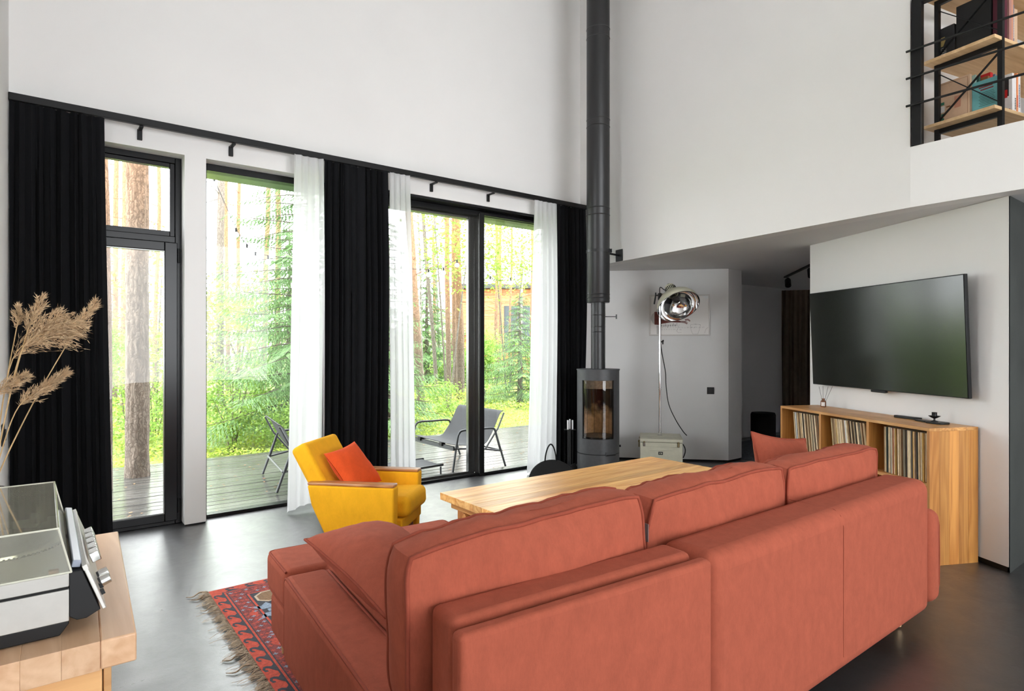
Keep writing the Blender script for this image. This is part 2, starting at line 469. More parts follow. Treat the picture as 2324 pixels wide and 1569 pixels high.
# ------------------------------------------------------------------ mesh helpers
class MB:
    def __init__(self):
        self.v = []
        self.f = []
        self.m = []

    def add(self, verts, faces, mi=0):
        o = len(self.v)
        self.v.extend([tuple(p) for p in verts])
        for f in faces:
            self.f.append([i + o for i in f])
            self.m.append(mi)
        return self

    def box(self, x0, x1, y0, y1, z0, z1, mi=0):
        v = [(x0, y0, z0), (x1, y0, z0), (x1, y1, z0), (x0, y1, z0), (x0, y0, z1), (x1, y0, z1), (x1, y1, z1), (x0, y1, z1)]
        return self.add(v, [(0, 3, 2, 1), (4, 5, 6, 7), (0, 1, 5, 4), (1, 2, 6, 5), (2, 3, 7, 6), (3, 0, 4, 7)], mi)

    def obox(self, c, ex, ey, ez, hx, hy, hz, mi=0):
        c, ex, ey, ez = Vector(c), Vector(ex).normalized(), Vector(ey).normalized(), Vector(ez).normalized()
        v = []
        for sz in (-1, 1):
            for sx, sy in ((-1, -1), (1, -1), (1, 1), (-1, 1)):
                v.append(c + ex * hx * sx + ey * hy * sy + ez * hz * sz)
        return self.add(v, [(0, 3, 2, 1), (4, 5, 6, 7), (0, 1, 5, 4), (1, 2, 6, 5), (2, 3, 7, 6), (3, 0, 4, 7)], mi)

    def bar(self, p0, p1, w, h, up=(0, 0, 1), mi=0):
        p0, p1 = Vector(p0), Vector(p1)
        d = (p1 - p0)
        L = d.length
        d.normalize()
        up = Vector(up)
        s = d.cross(up)
        if s.length < 1e-4:
            s = d.cross(Vector((1, 0, 0)))
        s.normalize()
        u = s.cross(d)
        return self.obox((p0 + p1) / 2, d, s, u, L / 2, w / 2, h / 2, mi)

    def prism(self, poly, z0, z1, mi=0):
        n = len(poly)
        a = sum(poly[i][0] * poly[(i + 1) % n][1] - poly[(i + 1) % n][0] * poly[i][1] for i in range(n))
        if a < 0:
            poly = poly[::-1]
        v = [(p[0], p[1], z0) for p in poly] + [(p[0], p[1], z1) for p in poly]
        f = [list(range(n))[::-1], [i + n for i in range(n)]]
        for i in range(n):
            j = (i + 1) % n
            f.append((i, j, j + n, i + n))
        return self.add(v, f, mi)

    def slab(self, poly, o, ex, ey, t, mi=0):
        """2-D polygon in the frame (o, ex, ey), extruded by t along ex x ey"""
        o, ex, ey = Vector(o), Vector(ex), Vector(ey)
        en = ex.cross(ey).normalized() * t
        n = len(poly)
        a = sum(poly[i][0] * poly[(i + 1) % n][1] - poly[(i + 1) % n][0] * poly[i][1] for i in range(n))
        if (a < 0) != (t < 0):
            poly = poly[::-1]
        v = [o + ex * p[0] + ey * p[1] for p in poly]
        v = v + [p + en for p in v]
        f = [list(range(n))[::-1], [i + n for i in range(n)]]
        for i in range(n):
            j = (i + 1) % n
            f.append((i, j, j + n, i + n))
        return self.add(v, f, mi)

    def tube(self, path, r, seg=8, closed=False, cap=True, mi=0):
        P = [Vector(p) for p in path]
        n = len(P)
        rs = r if isinstance(r, (list, tuple)) else [r] * n
        v, f = [], []
        prev = None
        for i in range(n):
            if closed:
                t = P[(i + 1) % n] - P[i - 1]
            else:
                t = P[min(i + 1, n - 1)] - P[max(i - 1, 0)]
            if t.length < 1e-9:
                t = Vector((0, 0, 1))
            t.normalize()
            if prev is None:
                a = Vector((0, 0, 1)) if abs(t.z) < 0.9 else Vector((1, 0, 0))
                s = t.cross(a).normalized()
            else:
                s = prev - t * prev.dot(t)
                if s.length < 1e-6:
                    s = t.cross(Vector((0.3, 0.2, 0.9)))
                s.normalize()
            prev = s
            u = t.cross(s)
            for k in range(seg):
                an = 2 * PI * k / seg
                v.append(P[i] + (s * math.cos(an) + u * math.sin(an)) * rs[i])
        for i in range(n if closed else n - 1):
            j = (i + 1) % n
            for k in range(seg):
                l = (k + 1) % seg
                f.append((i * seg + k, i * seg + l, j * seg + l, j * seg + k))
        if cap and not closed:
            f.append(list(range(seg))[::-1])
            f.append([(n - 1) * seg + k for k in range(seg)])
        return self.add(v, f, mi)

    def lathe(self, prof, seg=24, o=(0, 0, 0), ax=(0, 0, 1), a0=0.0, a1=2 * PI, mi=0):
        ax = Vector(ax).normalized()
        s = ax.cross(Vector((0, 0, 1)))
        if s.length < 1e-4:
            s = Vector((1, 0, 0))
        s.normalize()
        u = ax.cross(s)
        o = Vector(o)
        full = abs(a1 - a0 - 2 * PI) < 1e-6
        ns = seg if full else seg + 1
        v, f = [], []
        for r, z in prof:
            for k in range(ns):
                an = a0 + (a1 - a0) * k / seg
                v.append(o + ax * z + (s * math.cos(an) + u * math.sin(an)) * r)
        for i in range(len(prof) - 1):
            for k in range(seg):
                l = (k + 1) % ns if full else k + 1
                f.append((i * ns + k, i * ns + l, (i + 1) * ns + l, (i + 1) * ns + k))
        return self.add(v, f, mi)

    def sphere(self, c, r, seg=10, rings=6, mi=0):
        return self.lathe([(max(1e-4, r * math.sin(PI * i / rings)), -r * math.cos(PI * i / rings)) for i in range(rings + 1)], seg, c, (0, 0, 1), mi=mi)

    def mat_xf(self, M):
        self.v = [tuple(M @ Vector(p)) for p in self.v]
        return self

    def build(self, name, mat, parent=None, smooth=False, bevel=0.0, seg=2, angle=40, world=True):
        vv = self.v
        if parent is not None and world:
            Mi = INV[parent.name]
            vv = [tuple(Mi @ Vector(p)) for p in vv]
        me = bpy.data.meshes.new(name)
        me.from_pydata(vv, [], self.f)
        mats = mat if isinstance(mat, (list, tuple)) else [mat]
        for x in mats:
            me.materials.append(MATS[x])
        if len(mats) > 1:
            me.polygons.foreach_set('material_index', self.m)
        if smooth:
            me.polygons.foreach_set('use_smooth', [True] * len(me.polygons))
            me.set_sharp_from_angle(angle=math.radians(angle))
        me.update()
        o = bpy.data.objects.new(name, me)
        col.objects.link(o)
        if parent is not None:
            o.parent = parent
        if bevel > 0:
            b = o.modifiers.new('bevel', 'BEVEL')
            b.width = bevel
            b.segments = seg
            b.limit_method = 'ANGLE'
            b.angle_limit = math.radians(35)
            b.use_clamp_overlap = True
            me.polygons.foreach_set('use_smooth', [True] * len(me.polygons))
            me.set_sharp_from_angle(angle=math.radians(55))
        INV[o.name] = INV[parent.name].copy() if parent is not None else Matrix.Identity(4)
        return o


INV = {}


def tag(o, label, cat, group=None):
    o['label'] = label
    o['category'] = cat
    if group:
        o['group'] = group
    return o


def struct(o, label=None):
    o['kind'] = 'structure'
    if label:
        o['label'] = label
    return o


def thing(name, label, cat, loc=(0, 0, 0), rotz=0.0, group=None, kind=None):
    o = bpy.data.objects.new(name, None)
    o.empty_display_size = 0.1
    o.location = loc
    o.rotation_euler = (0, 0, rotz)
    col.objects.link(o)
    INV[o.name] = (Matrix.Translation(Vector(loc)) @ Matrix.Rotation(rotz, 4, 'Z')).inverted()
    if label:
        o['label'] = label
    if kind:
        o['kind'] = kind
    else:
        o['category'] = cat
    if group:
        o['group'] = group
    return o


def dup(root, loc, rotz=0.0, label=None, group=None, scale=None):
    def cp(o, par):
        c = o.copy()
        col.objects.link(c)
        c.parent = par
        for ch in [x for x in bpy.data.objects if x.parent == o]:
            cp(ch, c)
        return c
    r = cp(root, None)
    r.location = loc
    r.rotation_euler = (0, 0, rotz)
    if scale:
        r.scale = scale
    if label:
        r['label'] = label
    if group:
        r['group'] = group
    return r


def np_mesh(name, verts, quads, mat, parent=None, smooth=False):
    """large meshes of quads from arrays (world coordinates)"""
    verts = np.asarray(verts, dtype=np.float32)
    if parent is not None:
        Mi = np.array(INV[parent.name], dtype=np.float32)
        verts = verts @ Mi[:3, :3].T + Mi[:3, 3]
    quads = np.asarray(quads, dtype=np.int32)
    me = bpy.data.meshes.new(name)
    me.vertices.add(len(verts))
    me.vertices.foreach_set('co', verts.ravel())
    k = quads.shape[1]
    me.loops.add(quads.size)
    me.loops.foreach_set('vertex_index', quads.ravel())
    me.polygons.add(len(quads))
    me.polygons.foreach_set('loop_start', np.arange(0, quads.size, k, dtype=np.int32))
    me.materials.append(MATS[mat])
    if smooth:
        me.polygons.foreach_set('use_smooth', np.ones(len(quads), dtype=bool))
    me.update(calc_edges=True)
    me.validate()
    o = bpy.data.objects.new(name, me)
    col.objects.link(o)
    if parent is not None:
        o.parent = parent
    INV[o.name] = INV[parent.name].copy() if parent is not None else Matrix.Identity(4)
    return o


def rot2(x, y, a):
    return (x * math.cos(a) - y * math.sin(a), x * math.sin(a) + y * math.cos(a))


# ------------------------------------------------------------------ room shell
WF = 5.27      # inner face of the window wall
WG = 5.40      # plane of the glazing
LINT = 2.875   # underside of the lintels
TOP = 5.90
SOF = 2.32     # underside of the loft


def room():
    m = MB()
    m.box(-0.5, 11.0, -4.6, 5.46, -0.20, 0.0)
    struct(m.build('floor', 'floor_concrete'), 'dark polished concrete floor')

    # window wall with three openings down to the floor
    m = MB()
    y0, y1 = WF, 5.52
    m.box(-0.40, 0.02, y0, y1, 0.0, LINT)
    m.box(0.869, 1.02, y0, y1, 0.012, LINT)
    m.box(2.22, 2.50, y0, y1, 0.0, LINT)
    m.box(4.74, 11.0, y0, y1, 0.0, LINT)
    m.box(-0.40, 11.0, y0, y1, LINT, TOP)
    struct(m.build('wall_window', 'plaster_white'), 'white plaster wall around and above the tall windows')
    m = MB().box(0.872, 1.017, y0 + 0.006, y1, 0.0, 0.012)
    struct(m.build('baseboard_window', 'black_base'))

    m = MB()
    m.box(-0.40, -0.18, -4.6, 2.62, 0.0, TOP)
    m.box(-0.40, -0.18, 3.98, WF, 0.0, TOP)
    m.box(-0.40, -0.18, 2.62, 3.98, 2.45, TOP)
    m.box(-0.40, -0.18, 2.62, 3.98, 0.0, 0.75)
    struct(m.build('wall_left', 'plaster_white'), 'white plaster wall at the left edge of the room')

    # upper wall above the loft edge, then the loft parapet
    a, b = (5.10, 5.27), (4.573, 1.585)
    m = MB().prism([a, b, (4.72, 1.585), (5.26, 5.27)], SOF, TOP)
    struct(m.build('wall_upper', 'plaster_white'), 'tall white wall above the loft edge, right of the flue')
    m = MB().prism([(4.573, 1.585), (4.553, 1.0), (4.553, -4.5), (4.70, -4.5), (4.70, 1.585)], SOF, 2.722)
    struct(m.build('wall_parapet', 'plaster_white'), 'low white parapet below the loft railing')

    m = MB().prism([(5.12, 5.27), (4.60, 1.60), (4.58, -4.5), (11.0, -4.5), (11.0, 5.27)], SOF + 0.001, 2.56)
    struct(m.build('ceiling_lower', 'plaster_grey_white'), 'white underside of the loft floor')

    # loft room behind the parapet
    c, s = math.cos(math.radians(-12)), math.sin(math.radians(-12))
    p0 = (4.72, 1.80)
    p1 = (p0[0] + 4.5 * c, p0[1] + 4.5 * s)
    m = MB().prism([p0, p1, (p1[0], p1[1] + 0.2), (p0[0], p0[1] + 0.2)], 2.56, TOP)
    struct(m.build('wall_loft', 'plaster_white'), 'white wall of the loft behind the book shelf')

    # diagonal wall behind the studio lamp
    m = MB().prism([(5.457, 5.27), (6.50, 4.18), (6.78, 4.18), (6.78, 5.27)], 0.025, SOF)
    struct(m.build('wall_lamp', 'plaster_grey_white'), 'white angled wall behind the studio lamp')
    m = MB().prism([(5.47, 5.27), (6.505, 4.19), (6.77, 4.19), (6.77, 5.27)], 0.0, 0.025)
    struct(m.build('baseboard_lamp', 'black_base'))

    # angled wall that carries the television, dark plaster on its end
    A, B = (5.585, 2.751), (4.700, 1.093)
    m = MB().prism([A, B, (4.86, 1.12), (5.72, 2.70)], 0.035, SOF)
    struct(m.build('wall_television', 'plaster_white'), 'white angled wall behind the television')
    m = MB().prism([(5.575, 2.74), (4.706, 1.10), (4.86, 1.12), (5.72, 2.70)], 0.0, 0.035)
    struct(m.build('baseboard_television', 'black_base'))
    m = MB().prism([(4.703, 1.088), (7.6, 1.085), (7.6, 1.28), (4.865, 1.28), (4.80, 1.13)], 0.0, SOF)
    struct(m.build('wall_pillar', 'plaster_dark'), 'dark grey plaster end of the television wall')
    m = MB().box(4.9, 7.6, 1.28, 1.40, 0.0, SOF)
    struct(m.build('wall_passage', 'plaster_grey_white'))

    # hallway
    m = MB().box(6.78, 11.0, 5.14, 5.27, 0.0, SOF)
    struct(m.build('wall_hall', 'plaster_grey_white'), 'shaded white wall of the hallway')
    m = MB().box(10.2, 10.35, -4.5, 5.14, 0.0, SOF)
    struct(m.build('wall_hall_end', 'plaster_grey_white'))

    # ceiling with the roof light opening, back wall with glazing, right wall
    m = MB()
    m.box(-0.4, 11.0, -4.6, 5.52, TOP, TOP + 0.15)
    struct(m.build('ceiling', 'plaster_white'))
    m = MB()
    m.box(-0.4, 11.0, -4.75, -4.6, 3.75, TOP)
    m.box(-0.4, 11.0, -4.75, -4.6, 0.0, 0.25)
    m.box(-0.4, 0.1, -4.75, -4.6, 0.25, 3.75)
    m.box(5.3, 11.0, -4.75, -4.6, 0.25, 3.75)
    struct(m.build('wall_back', 'plaster_white'))
    m = MB().box(11.0, 11.15, -4.6, 5.52, 0.0, TOP)
    struct(m.build('wall_right', 'plaster_white'))


def windows():
    G = 0.006

    def ring(m, u0, u1, z0, z1, wl, wr, wt, wb_, y0, y1):
        m.box(u0, u0 + wl, y0, y1, z0, z1)
        m.box(u1 - wr, u1, y0, y1, z0, z1)
        m.box(u0 + wl, u1 - wr, y0, y1, z1 - wt, z1)
        m.box(u0 + wl, u1 - wr, y0, y1, z0, z0 + wb_)

    # door leaf with a fixed light over it
    t = thing('window_1', None, None, (0.44, WG, 0), kind='structure')
    t['label'] = 'black glazed terrace door with a transom light, beside the left curtain'
    m = MB()
    ring(m, 0.02, 0.869, 0.0, LINT, 0.05, 0.045, 0.045, 0.03, WG, WG + 0.09)
    m.box(0.07, 0.824, WG - 0.005, WG + 0.09, 2.205, 2.255)
    m.build('frame', 'black_frame', t, bevel=0.004)
    m = MB()
    ring(m, 0.07, 0.824, 2.255, LINT - 0.045, 0.04, 0.035, 0.032, 0.042, WG + 0.012, WG + 0.075)
    m.build('transom_sash', 'black_frame', t, bevel=0.004)
    m = MB().box(0.11, 0.789, WG + 0.04, WG + 0.04 + G, 2.297, 2.80)
    m.build('pane', 'window_glass', t)
    m = MB()
    ring(m, 0.06, 0.838, 0.03, 2.205, 0.085, 0.088, 0.068, 0.06, WG - 0.018, WG + 0.06)
    leaf = m.build('door_leaf', 'black_frame', t, bevel=0.005)
    m = MB()
    ring(m, 0.142, 0.755, 0.086, 2.142, 0.012, 0.012, 0.012, 0.012, WG - 0.006, WG + 0.03)
    m.build('glazing_bead', 'grey_frame', leaf)
    m = MB().box(0.145, 0.752, WG + 0.02, WG + 0.02 + G, 0.09, 2.137)
    m.build('pane', 'window_glass', leaf)
    for z in (2.05, 0.09):
        m = MB().tube([(0.845, WG - 0.022, z), (0.845, WG - 0.022, z + 0.11)], 0.010, 10)
        m.build('hinge', 'black_metal', leaf, smooth=True)
    # wide fixed light
    t = thing('window_2', None, None, (1.6, WG, 0), kind='structure')
    t['label'] = 'tall fixed window right of the white pier'
    m = MB()
    ring(m, 1.02, 2.22, 0.0, LINT, 0.030, 0.05, 0.055, 0.028, WG, WG + 0.10)
    m.build('frame', 'black_frame', t, bevel=0.003)
    m = MB().box(1.05, 2.17, WG + 0.05, WG + 0.05 + G, 0.028, LINT - 0.055)
    m.build('pane', 'window_glass', t)
    m = MB().box(1.02, 2.22, WG + 0.10, WG + 0.30, LINT - 0.050, LINT - 0.042)
    m.build('head_flashing', 'grey_frame', t)
    # side window in the left wall
    t = thing('window_4', None, None, (-0.30, 3.30, 0.75), kind='structure')
    t['label'] = 'black framed side window in the left wall, outside the picture'
    m = MB()
    for y0, y1, z0, z1 in ((2.62, 2.67, 0.75, 2.45), (3.93, 3.98, 0.75, 2.45), (2.67, 3.93, 2.40, 2.45), (2.67, 3.93, 0.75, 0.80)):
        m.box(-0.34, -0.27, y0, y1, z0, z1)
    m.build('frame', 'black_frame', t, bevel=0.004)
    MB().box(-0.31, -0.304, 2.67, 3.93, 0.80, 2.40).build('pane', 'window_glass', t)
    # lift-and-slide door
    t = thing('window_3', None, None, (3.6, WG, 0), kind='structure')
    t['label'] = 'wide black sliding door between the white sheer curtains'
    m = MB()
    ring(m, 2.50, 4.74, 0.0, LINT - 0.025, 0.05, 0.05, 0.055, 0.026, WG, WG + 0.12)
    m.box(2.50, 4.74, WF + 0.01, WG + 0.12, LINT - 0.025, LINT)
    m.build('frame', 'black_frame', t, bevel=0.003)
    m = MB()
    ring(m, 2.56, 3.70, 0.020, LINT - 0.08, 0.045, 0.075, 0.03, 0.028, WG + 0.062, WG + 0.11)
    s1 = m.build('fixed_sash', 'grey_frame', t, bevel=0.003)
    MB().box(2.605, 3.63, WG + 0.085, WG + 0.085 + G, 0.045, LINT - 0.11).build('pane', 'window_glass', s1)
    m = MB()
    ring(m, 3.705, 4.69, 0.006, LINT - 0.045, 0.058, 0.05, 0.03, 0.028, WG - 0.040, WG + 0.060)
    s2 = m.build('sliding_sash', 'black_frame', t, bevel=0.004)
    MB().box(3.698, 3.7052, WG - 0.034, WG + 0.062, 0.03, LINT - 0.06).build('stile_reflection', 'grey_frame', s2)  # grey plate added for the reflection on the black stile's side face
    MB().box(3.76, 4.65, WG + 0.005, WG + 0.005 + G, 0.03, LINT - 0.07).build('pane', 'window_glass', s2)
    m = MB().box(2.50, 4.74, WG + 0.12, WG + 0.32, LINT - 0.070, LINT - 0.062)
    m.build('head_flashing', 'grey_frame', t)


def curtain_mesh(u0, u1, v0, v1, zt, zb, y, folds, amp, seed, mode='tall', nz=26, lift=None):
    """gathered cloth: u0..u1 at the top, v0..v1 at the hem"""
    r = random.Random(seed)
    nu = int(folds * 10)
    ph = [r.uniform(0, 6.28) for _ in range(4)]
    verts, quads = [], []
    for j in range(nz + 1):
        t = j / nz
        a0 = u0 + (v0 - u0) * t ** 1.3
        a1 = u1 + (v1 - u1) * t ** 1.3
        for i in range(nu + 1):
            s = i / nu
            warp = s + 0.018 * math.sin(6.28 * 2 * s + ph[0]) + 0.012 * math.sin(6.28 * 5 * s + ph[1] + 1.2 * t)
            ang = 2 * PI * folds * warp + 0.5 * math.sin(2.2 * t + ph[2])
            am = amp * (0.55 + 0.45 * min(1, t * 3)) * (0.8 + 0.3 * math.sin(9 * s + ph[3]))
            x = a0 + (a1 - a0) * s + 0.25 * am * math.sin(2 * ang)
            yy = y + am * math.sin(ang) + 0.012 * math.sin(3 * s + 5 * t)
            zz = zt + (zb - zt) * t
            if lift and t > 0.9:
                zz += lift(s) * (t - 0.9) / 0.1
            verts.append((x, yy, zz))
    w = nu + 1
    for j in range(nz):
        for i in range(nu):
            quads.append((j * w + i, j * w + i + 1, (j + 1) * w + i + 1, (j + 1) * w + i))
    return verts, quads


def curtains():
    t = thing('curtain_rail', 'long black curtain rail above the windows', 'curtain rail', (2.4, 5.15, 3.0))
    m = MB().box(-0.178, 5.085, 5.135, 5.175, 3.005, 3.055)
    m.build('rail', 'black_metal', t, bevel=0.004)
    for u in (0.57, 1.20, 3.05, 3.74):
        m = MB()
        m.box(u - 0.013, u + 0.013, 5.155, 5.268, 2.990, 3.004)
        m.box(u - 0.016, u + 0.016, 5.250, 5.269, 2.925, 3.004)
        m.build('bracket', 'black_metal', t, bevel=0.003)
    specs = [
        ('curtain', 'black floor-length curtain in the left corner, beside the glazed door', (-0.172, 0.345, -0.172, 0.395), 9, 0.040, 11, 'curtain_black', 5.145),
        ('curtain', 'black curtain hanging between the two white sheers, behind the yellow armchair', (1.925, 2.525, 1.89, 2.525), 10, 0.040, 12, 'curtain_black', 5.145),
        ('curtain', 'black curtain in the corner behind the wood stove', (4.61, 5.07, 4.61, 5.02), 8, 0.038, 13, 'curtain_black', 5.150),
        ('sheer_curtain', 'white sheer curtain with a lifted hem left of the yellow armchair', (1.665, 1.915, 1.60, 1.93), 4, 0.020, 14, 'sheer_white', 5.130),
        ('sheer_curtain', 'white sheer curtain left of the sliding door, behind the armchair', (2.535, 2.745, 2.54, 2.82), 4, 0.020, 15, 'sheer_white', 5.130),
        ('sheer_curtain', 'white sheer curtain right of the sliding door, beside the log carrier', (4.275, 4.60, 4.15, 4.60), 5, 0.020, 16, 'sheer_white', 5.130),
    ]
    for nm, lab, (a, b, c, d), folds, amp, seed, mt, y in specs:
        lift = (lambda s: 0.10 * s * (1.3 - s)) if seed == 14 else None
        v, q = curtain_mesh(a, b, c, d, 3.003, 0.015, y, folds, amp, seed, lift=lift)
        o = np_mesh(nm, v, q, mt, None, True)
        g = 'black curtains' if mt == 'curtain_black' else 'white sheer curtains'
        tag(o, lab, 'curtain', g)
    # hallway curtain
    v, q = curtain_mesh(0.0, 0.62, 0.0, 0.62, 2.28, 0.02, 0.0, 9, 0.035, 17)
    a = math.atan2(-0.45, 0.27)
    V = []
    for x, y, z in v:
        X, Y = rot2(x, y, a)
        V.append((9.36 + X, 5.06 + Y, z))
    o = np_mesh('curtain', V, q, 'curtain_brown', None, True)
    tag(o, 'brown curtain hanging at the end of the dark hallway', 'curtain')


room()
windows()
curtains()


# ------------------------------------------------------------------ soft furnishings
def cushion_parts(name, parent, M, hx, hy, hz, seed, mat, pipe_mat, puff=0.22, top=0.10, sag=0.0, pr=0.0065, corner=0.05, wr=0.007):
    """boxed cushion with piped front and back edges; x = length, y = thickness, z = height; M = local-to-world"""
    off = Vector((seed * 3.1, seed * 1.7, seed * 0.9))

    def deform(p):
        x, y, z = p
        bx = (1 - x * x)
        bz = (1 - z * z)
        by = (1 - y * y)
        Y = y * (1 + puff * max(0, bx) ** 0.6 * max(0, bz) ** 0.6) - y * 0.06 * (1 - by) * (abs(x) ** 6 + abs(z) ** 6) * 0.5
        X = x * (1 - corner * abs(z) ** 5) + (0.03 * by * x if abs(x) > 0.99 else 0)
        Z = z * (1 - corner * 1.2 * abs(x) ** 5)
        if z > 0.0:
            Z += top * z * z * by * (1 - 0.6 * x * x) - sag * math.cos(x * 1.5) * z
        P = Vector((X * hx, Y * hy, Z * hz))
        n = mnoise.noise(P * 4.5 + off)
        n2 = mnoise.noise(Vector((P.x * 18, P.y * 9, P.z * 9)) + off)
        # creases that run in from the seams
        edge = max(abs(x), abs(z)) ** 4
        d = wr * 1.6 * n + wr * n2 * edge
        P.y += d * (1 if y >= 0 else -1)
        P.z += 0.5 * d + wr * mnoise.noise(Vector((P.x * 7, 0, 3)) + off) * (1 if z > 0.5 else 0)
        return M @ P

    m = MB()
    nx, ny, nz = 28, 8, 14

    def face(fn, na, nb):
        v = [fn(-1 + 2 * i / na, -1 + 2 * j / nb) for j in range(nb + 1) for i in range(na + 1)]
        q = [(j * (na + 1) + i, j * (na + 1) + i + 1, (j + 1) * (na + 1) + i + 1, (j + 1) * (na + 1) + i) for j in range(nb) for i in range(na)]
        m.add([deform(p) for p in v], q)

    face(lambda a, b: (a, -1, b), nx, nz)
    face(lambda a, b: (-a, 1, b), nx, nz)
    face(lambda a, b: (a, b, 1), nx, ny)
    face(lambda a, b: (a, -b, -1), nx, ny)
    face(lambda a, b: (1, a, b), ny, nz)
    face(lambda a, b: (-1, -a, b), ny, nz)
    body = m.build(name, mat, parent, smooth=True, angle=50)
    for y in (-1, 1):
        path = []
        for k in range(40):
            path.append((-1 + 2 * k / 40, y, 1))
        for k in range(20):
            path.append((1, y, 1 - 2 * k / 20))
        for k in range(40):
            path.append((1 - 2 * k / 40, y, -1))
        for k in range(20):
            path.append((-1, y, -1 + 2 * k / 20))
        pm = MB().tube([deform(p) for p in path], pr, 7, closed=True)
        pm.build('piping', pipe_mat, body, smooth=True, angle=80)
    return body


def pillow(name, label, cat, M, hx, hz, th, seed, mat, pipe_mat=None, group=None, pr=0.006):
    """knife-edge throw pillow in the x-z plane of M, thickness along y"""
    off = Vector((seed * 2.3, seed * 4.1, seed))
    loc = M.translation
    t = thing(name, label, cat, (loc.x, loc.y, loc.z - hz), 0.0, group)

    def pos(x, z, side):
        ex = x * (1 - 0.08 * (1 - z * z) * abs(x) ** 2)
        ez = z * (1 - 0.08 * (1 - x * x) * abs(z) ** 2)
        h = th * (max(0, 1 - x * x) ** 0.42) * (max(0, 1 - z * z) ** 0.42)
        P = Vector((ex * hx, side * h, ez * hz))
        e = max(abs(x), abs(z)) ** 3
        w = 0.010 * mnoise.noise(P * 6 + off) + 0.009 * e * (1 - e ** 4) * mnoise.noise(Vector((P.x * 22, P.z * 22, 0)) + off)
        P.y += w * (1 if side == 0 else side) * (0.3 + 0.7 * min(1, h / th * 3))
        return M @ P

    m = MB()
    n = 26
    for side in (-1, 1):
        v = [pos(-1 + 2 * i / n, -1 + 2 * j / n, side) for j in range(n + 1) for i in range(n + 1)]
        q = []
        for j in range(n):
            for i in range(n):
                a = (j * (n + 1) + i, j * (n + 1) + i + 1, (j + 1) * (n + 1) + i + 1, (j + 1) * (n + 1) + i)
                q.append(a if side < 0 else a[::-1])
        m.add(v, q)
    m.build('cover', mat, t, smooth=True, angle=70)
    if pipe_mat:
        path = []
        k4 = 26
        for a, b in (((-1, 1), (1, 1)), ((1, 1), (1, -1)), ((1, -1), (-1, -1)), ((-1, -1), (-1, 1))):
            for k in range(k4):
                s = k / k4
                path.append(pos(a[0] + (b[0] - a[0]) * s, a[1] + (b[1] - a[1]) * s, 0))
        MB().tube(path, pr, 7, closed=True).build('piping', pipe_mat, t, smooth=True, angle=80)
    return t


def frame_M(o, ex, ez):
    ex = Vector(ex).normalized()
    ez = Vector(ez)
    ez = (ez - ex * ez.dot(ex)).normalized()
    ey = ez.cross(ex)
    M = Matrix((ex, ey, ez)).transposed().to_4x4()
    M.translation = Vector(o)
    return M


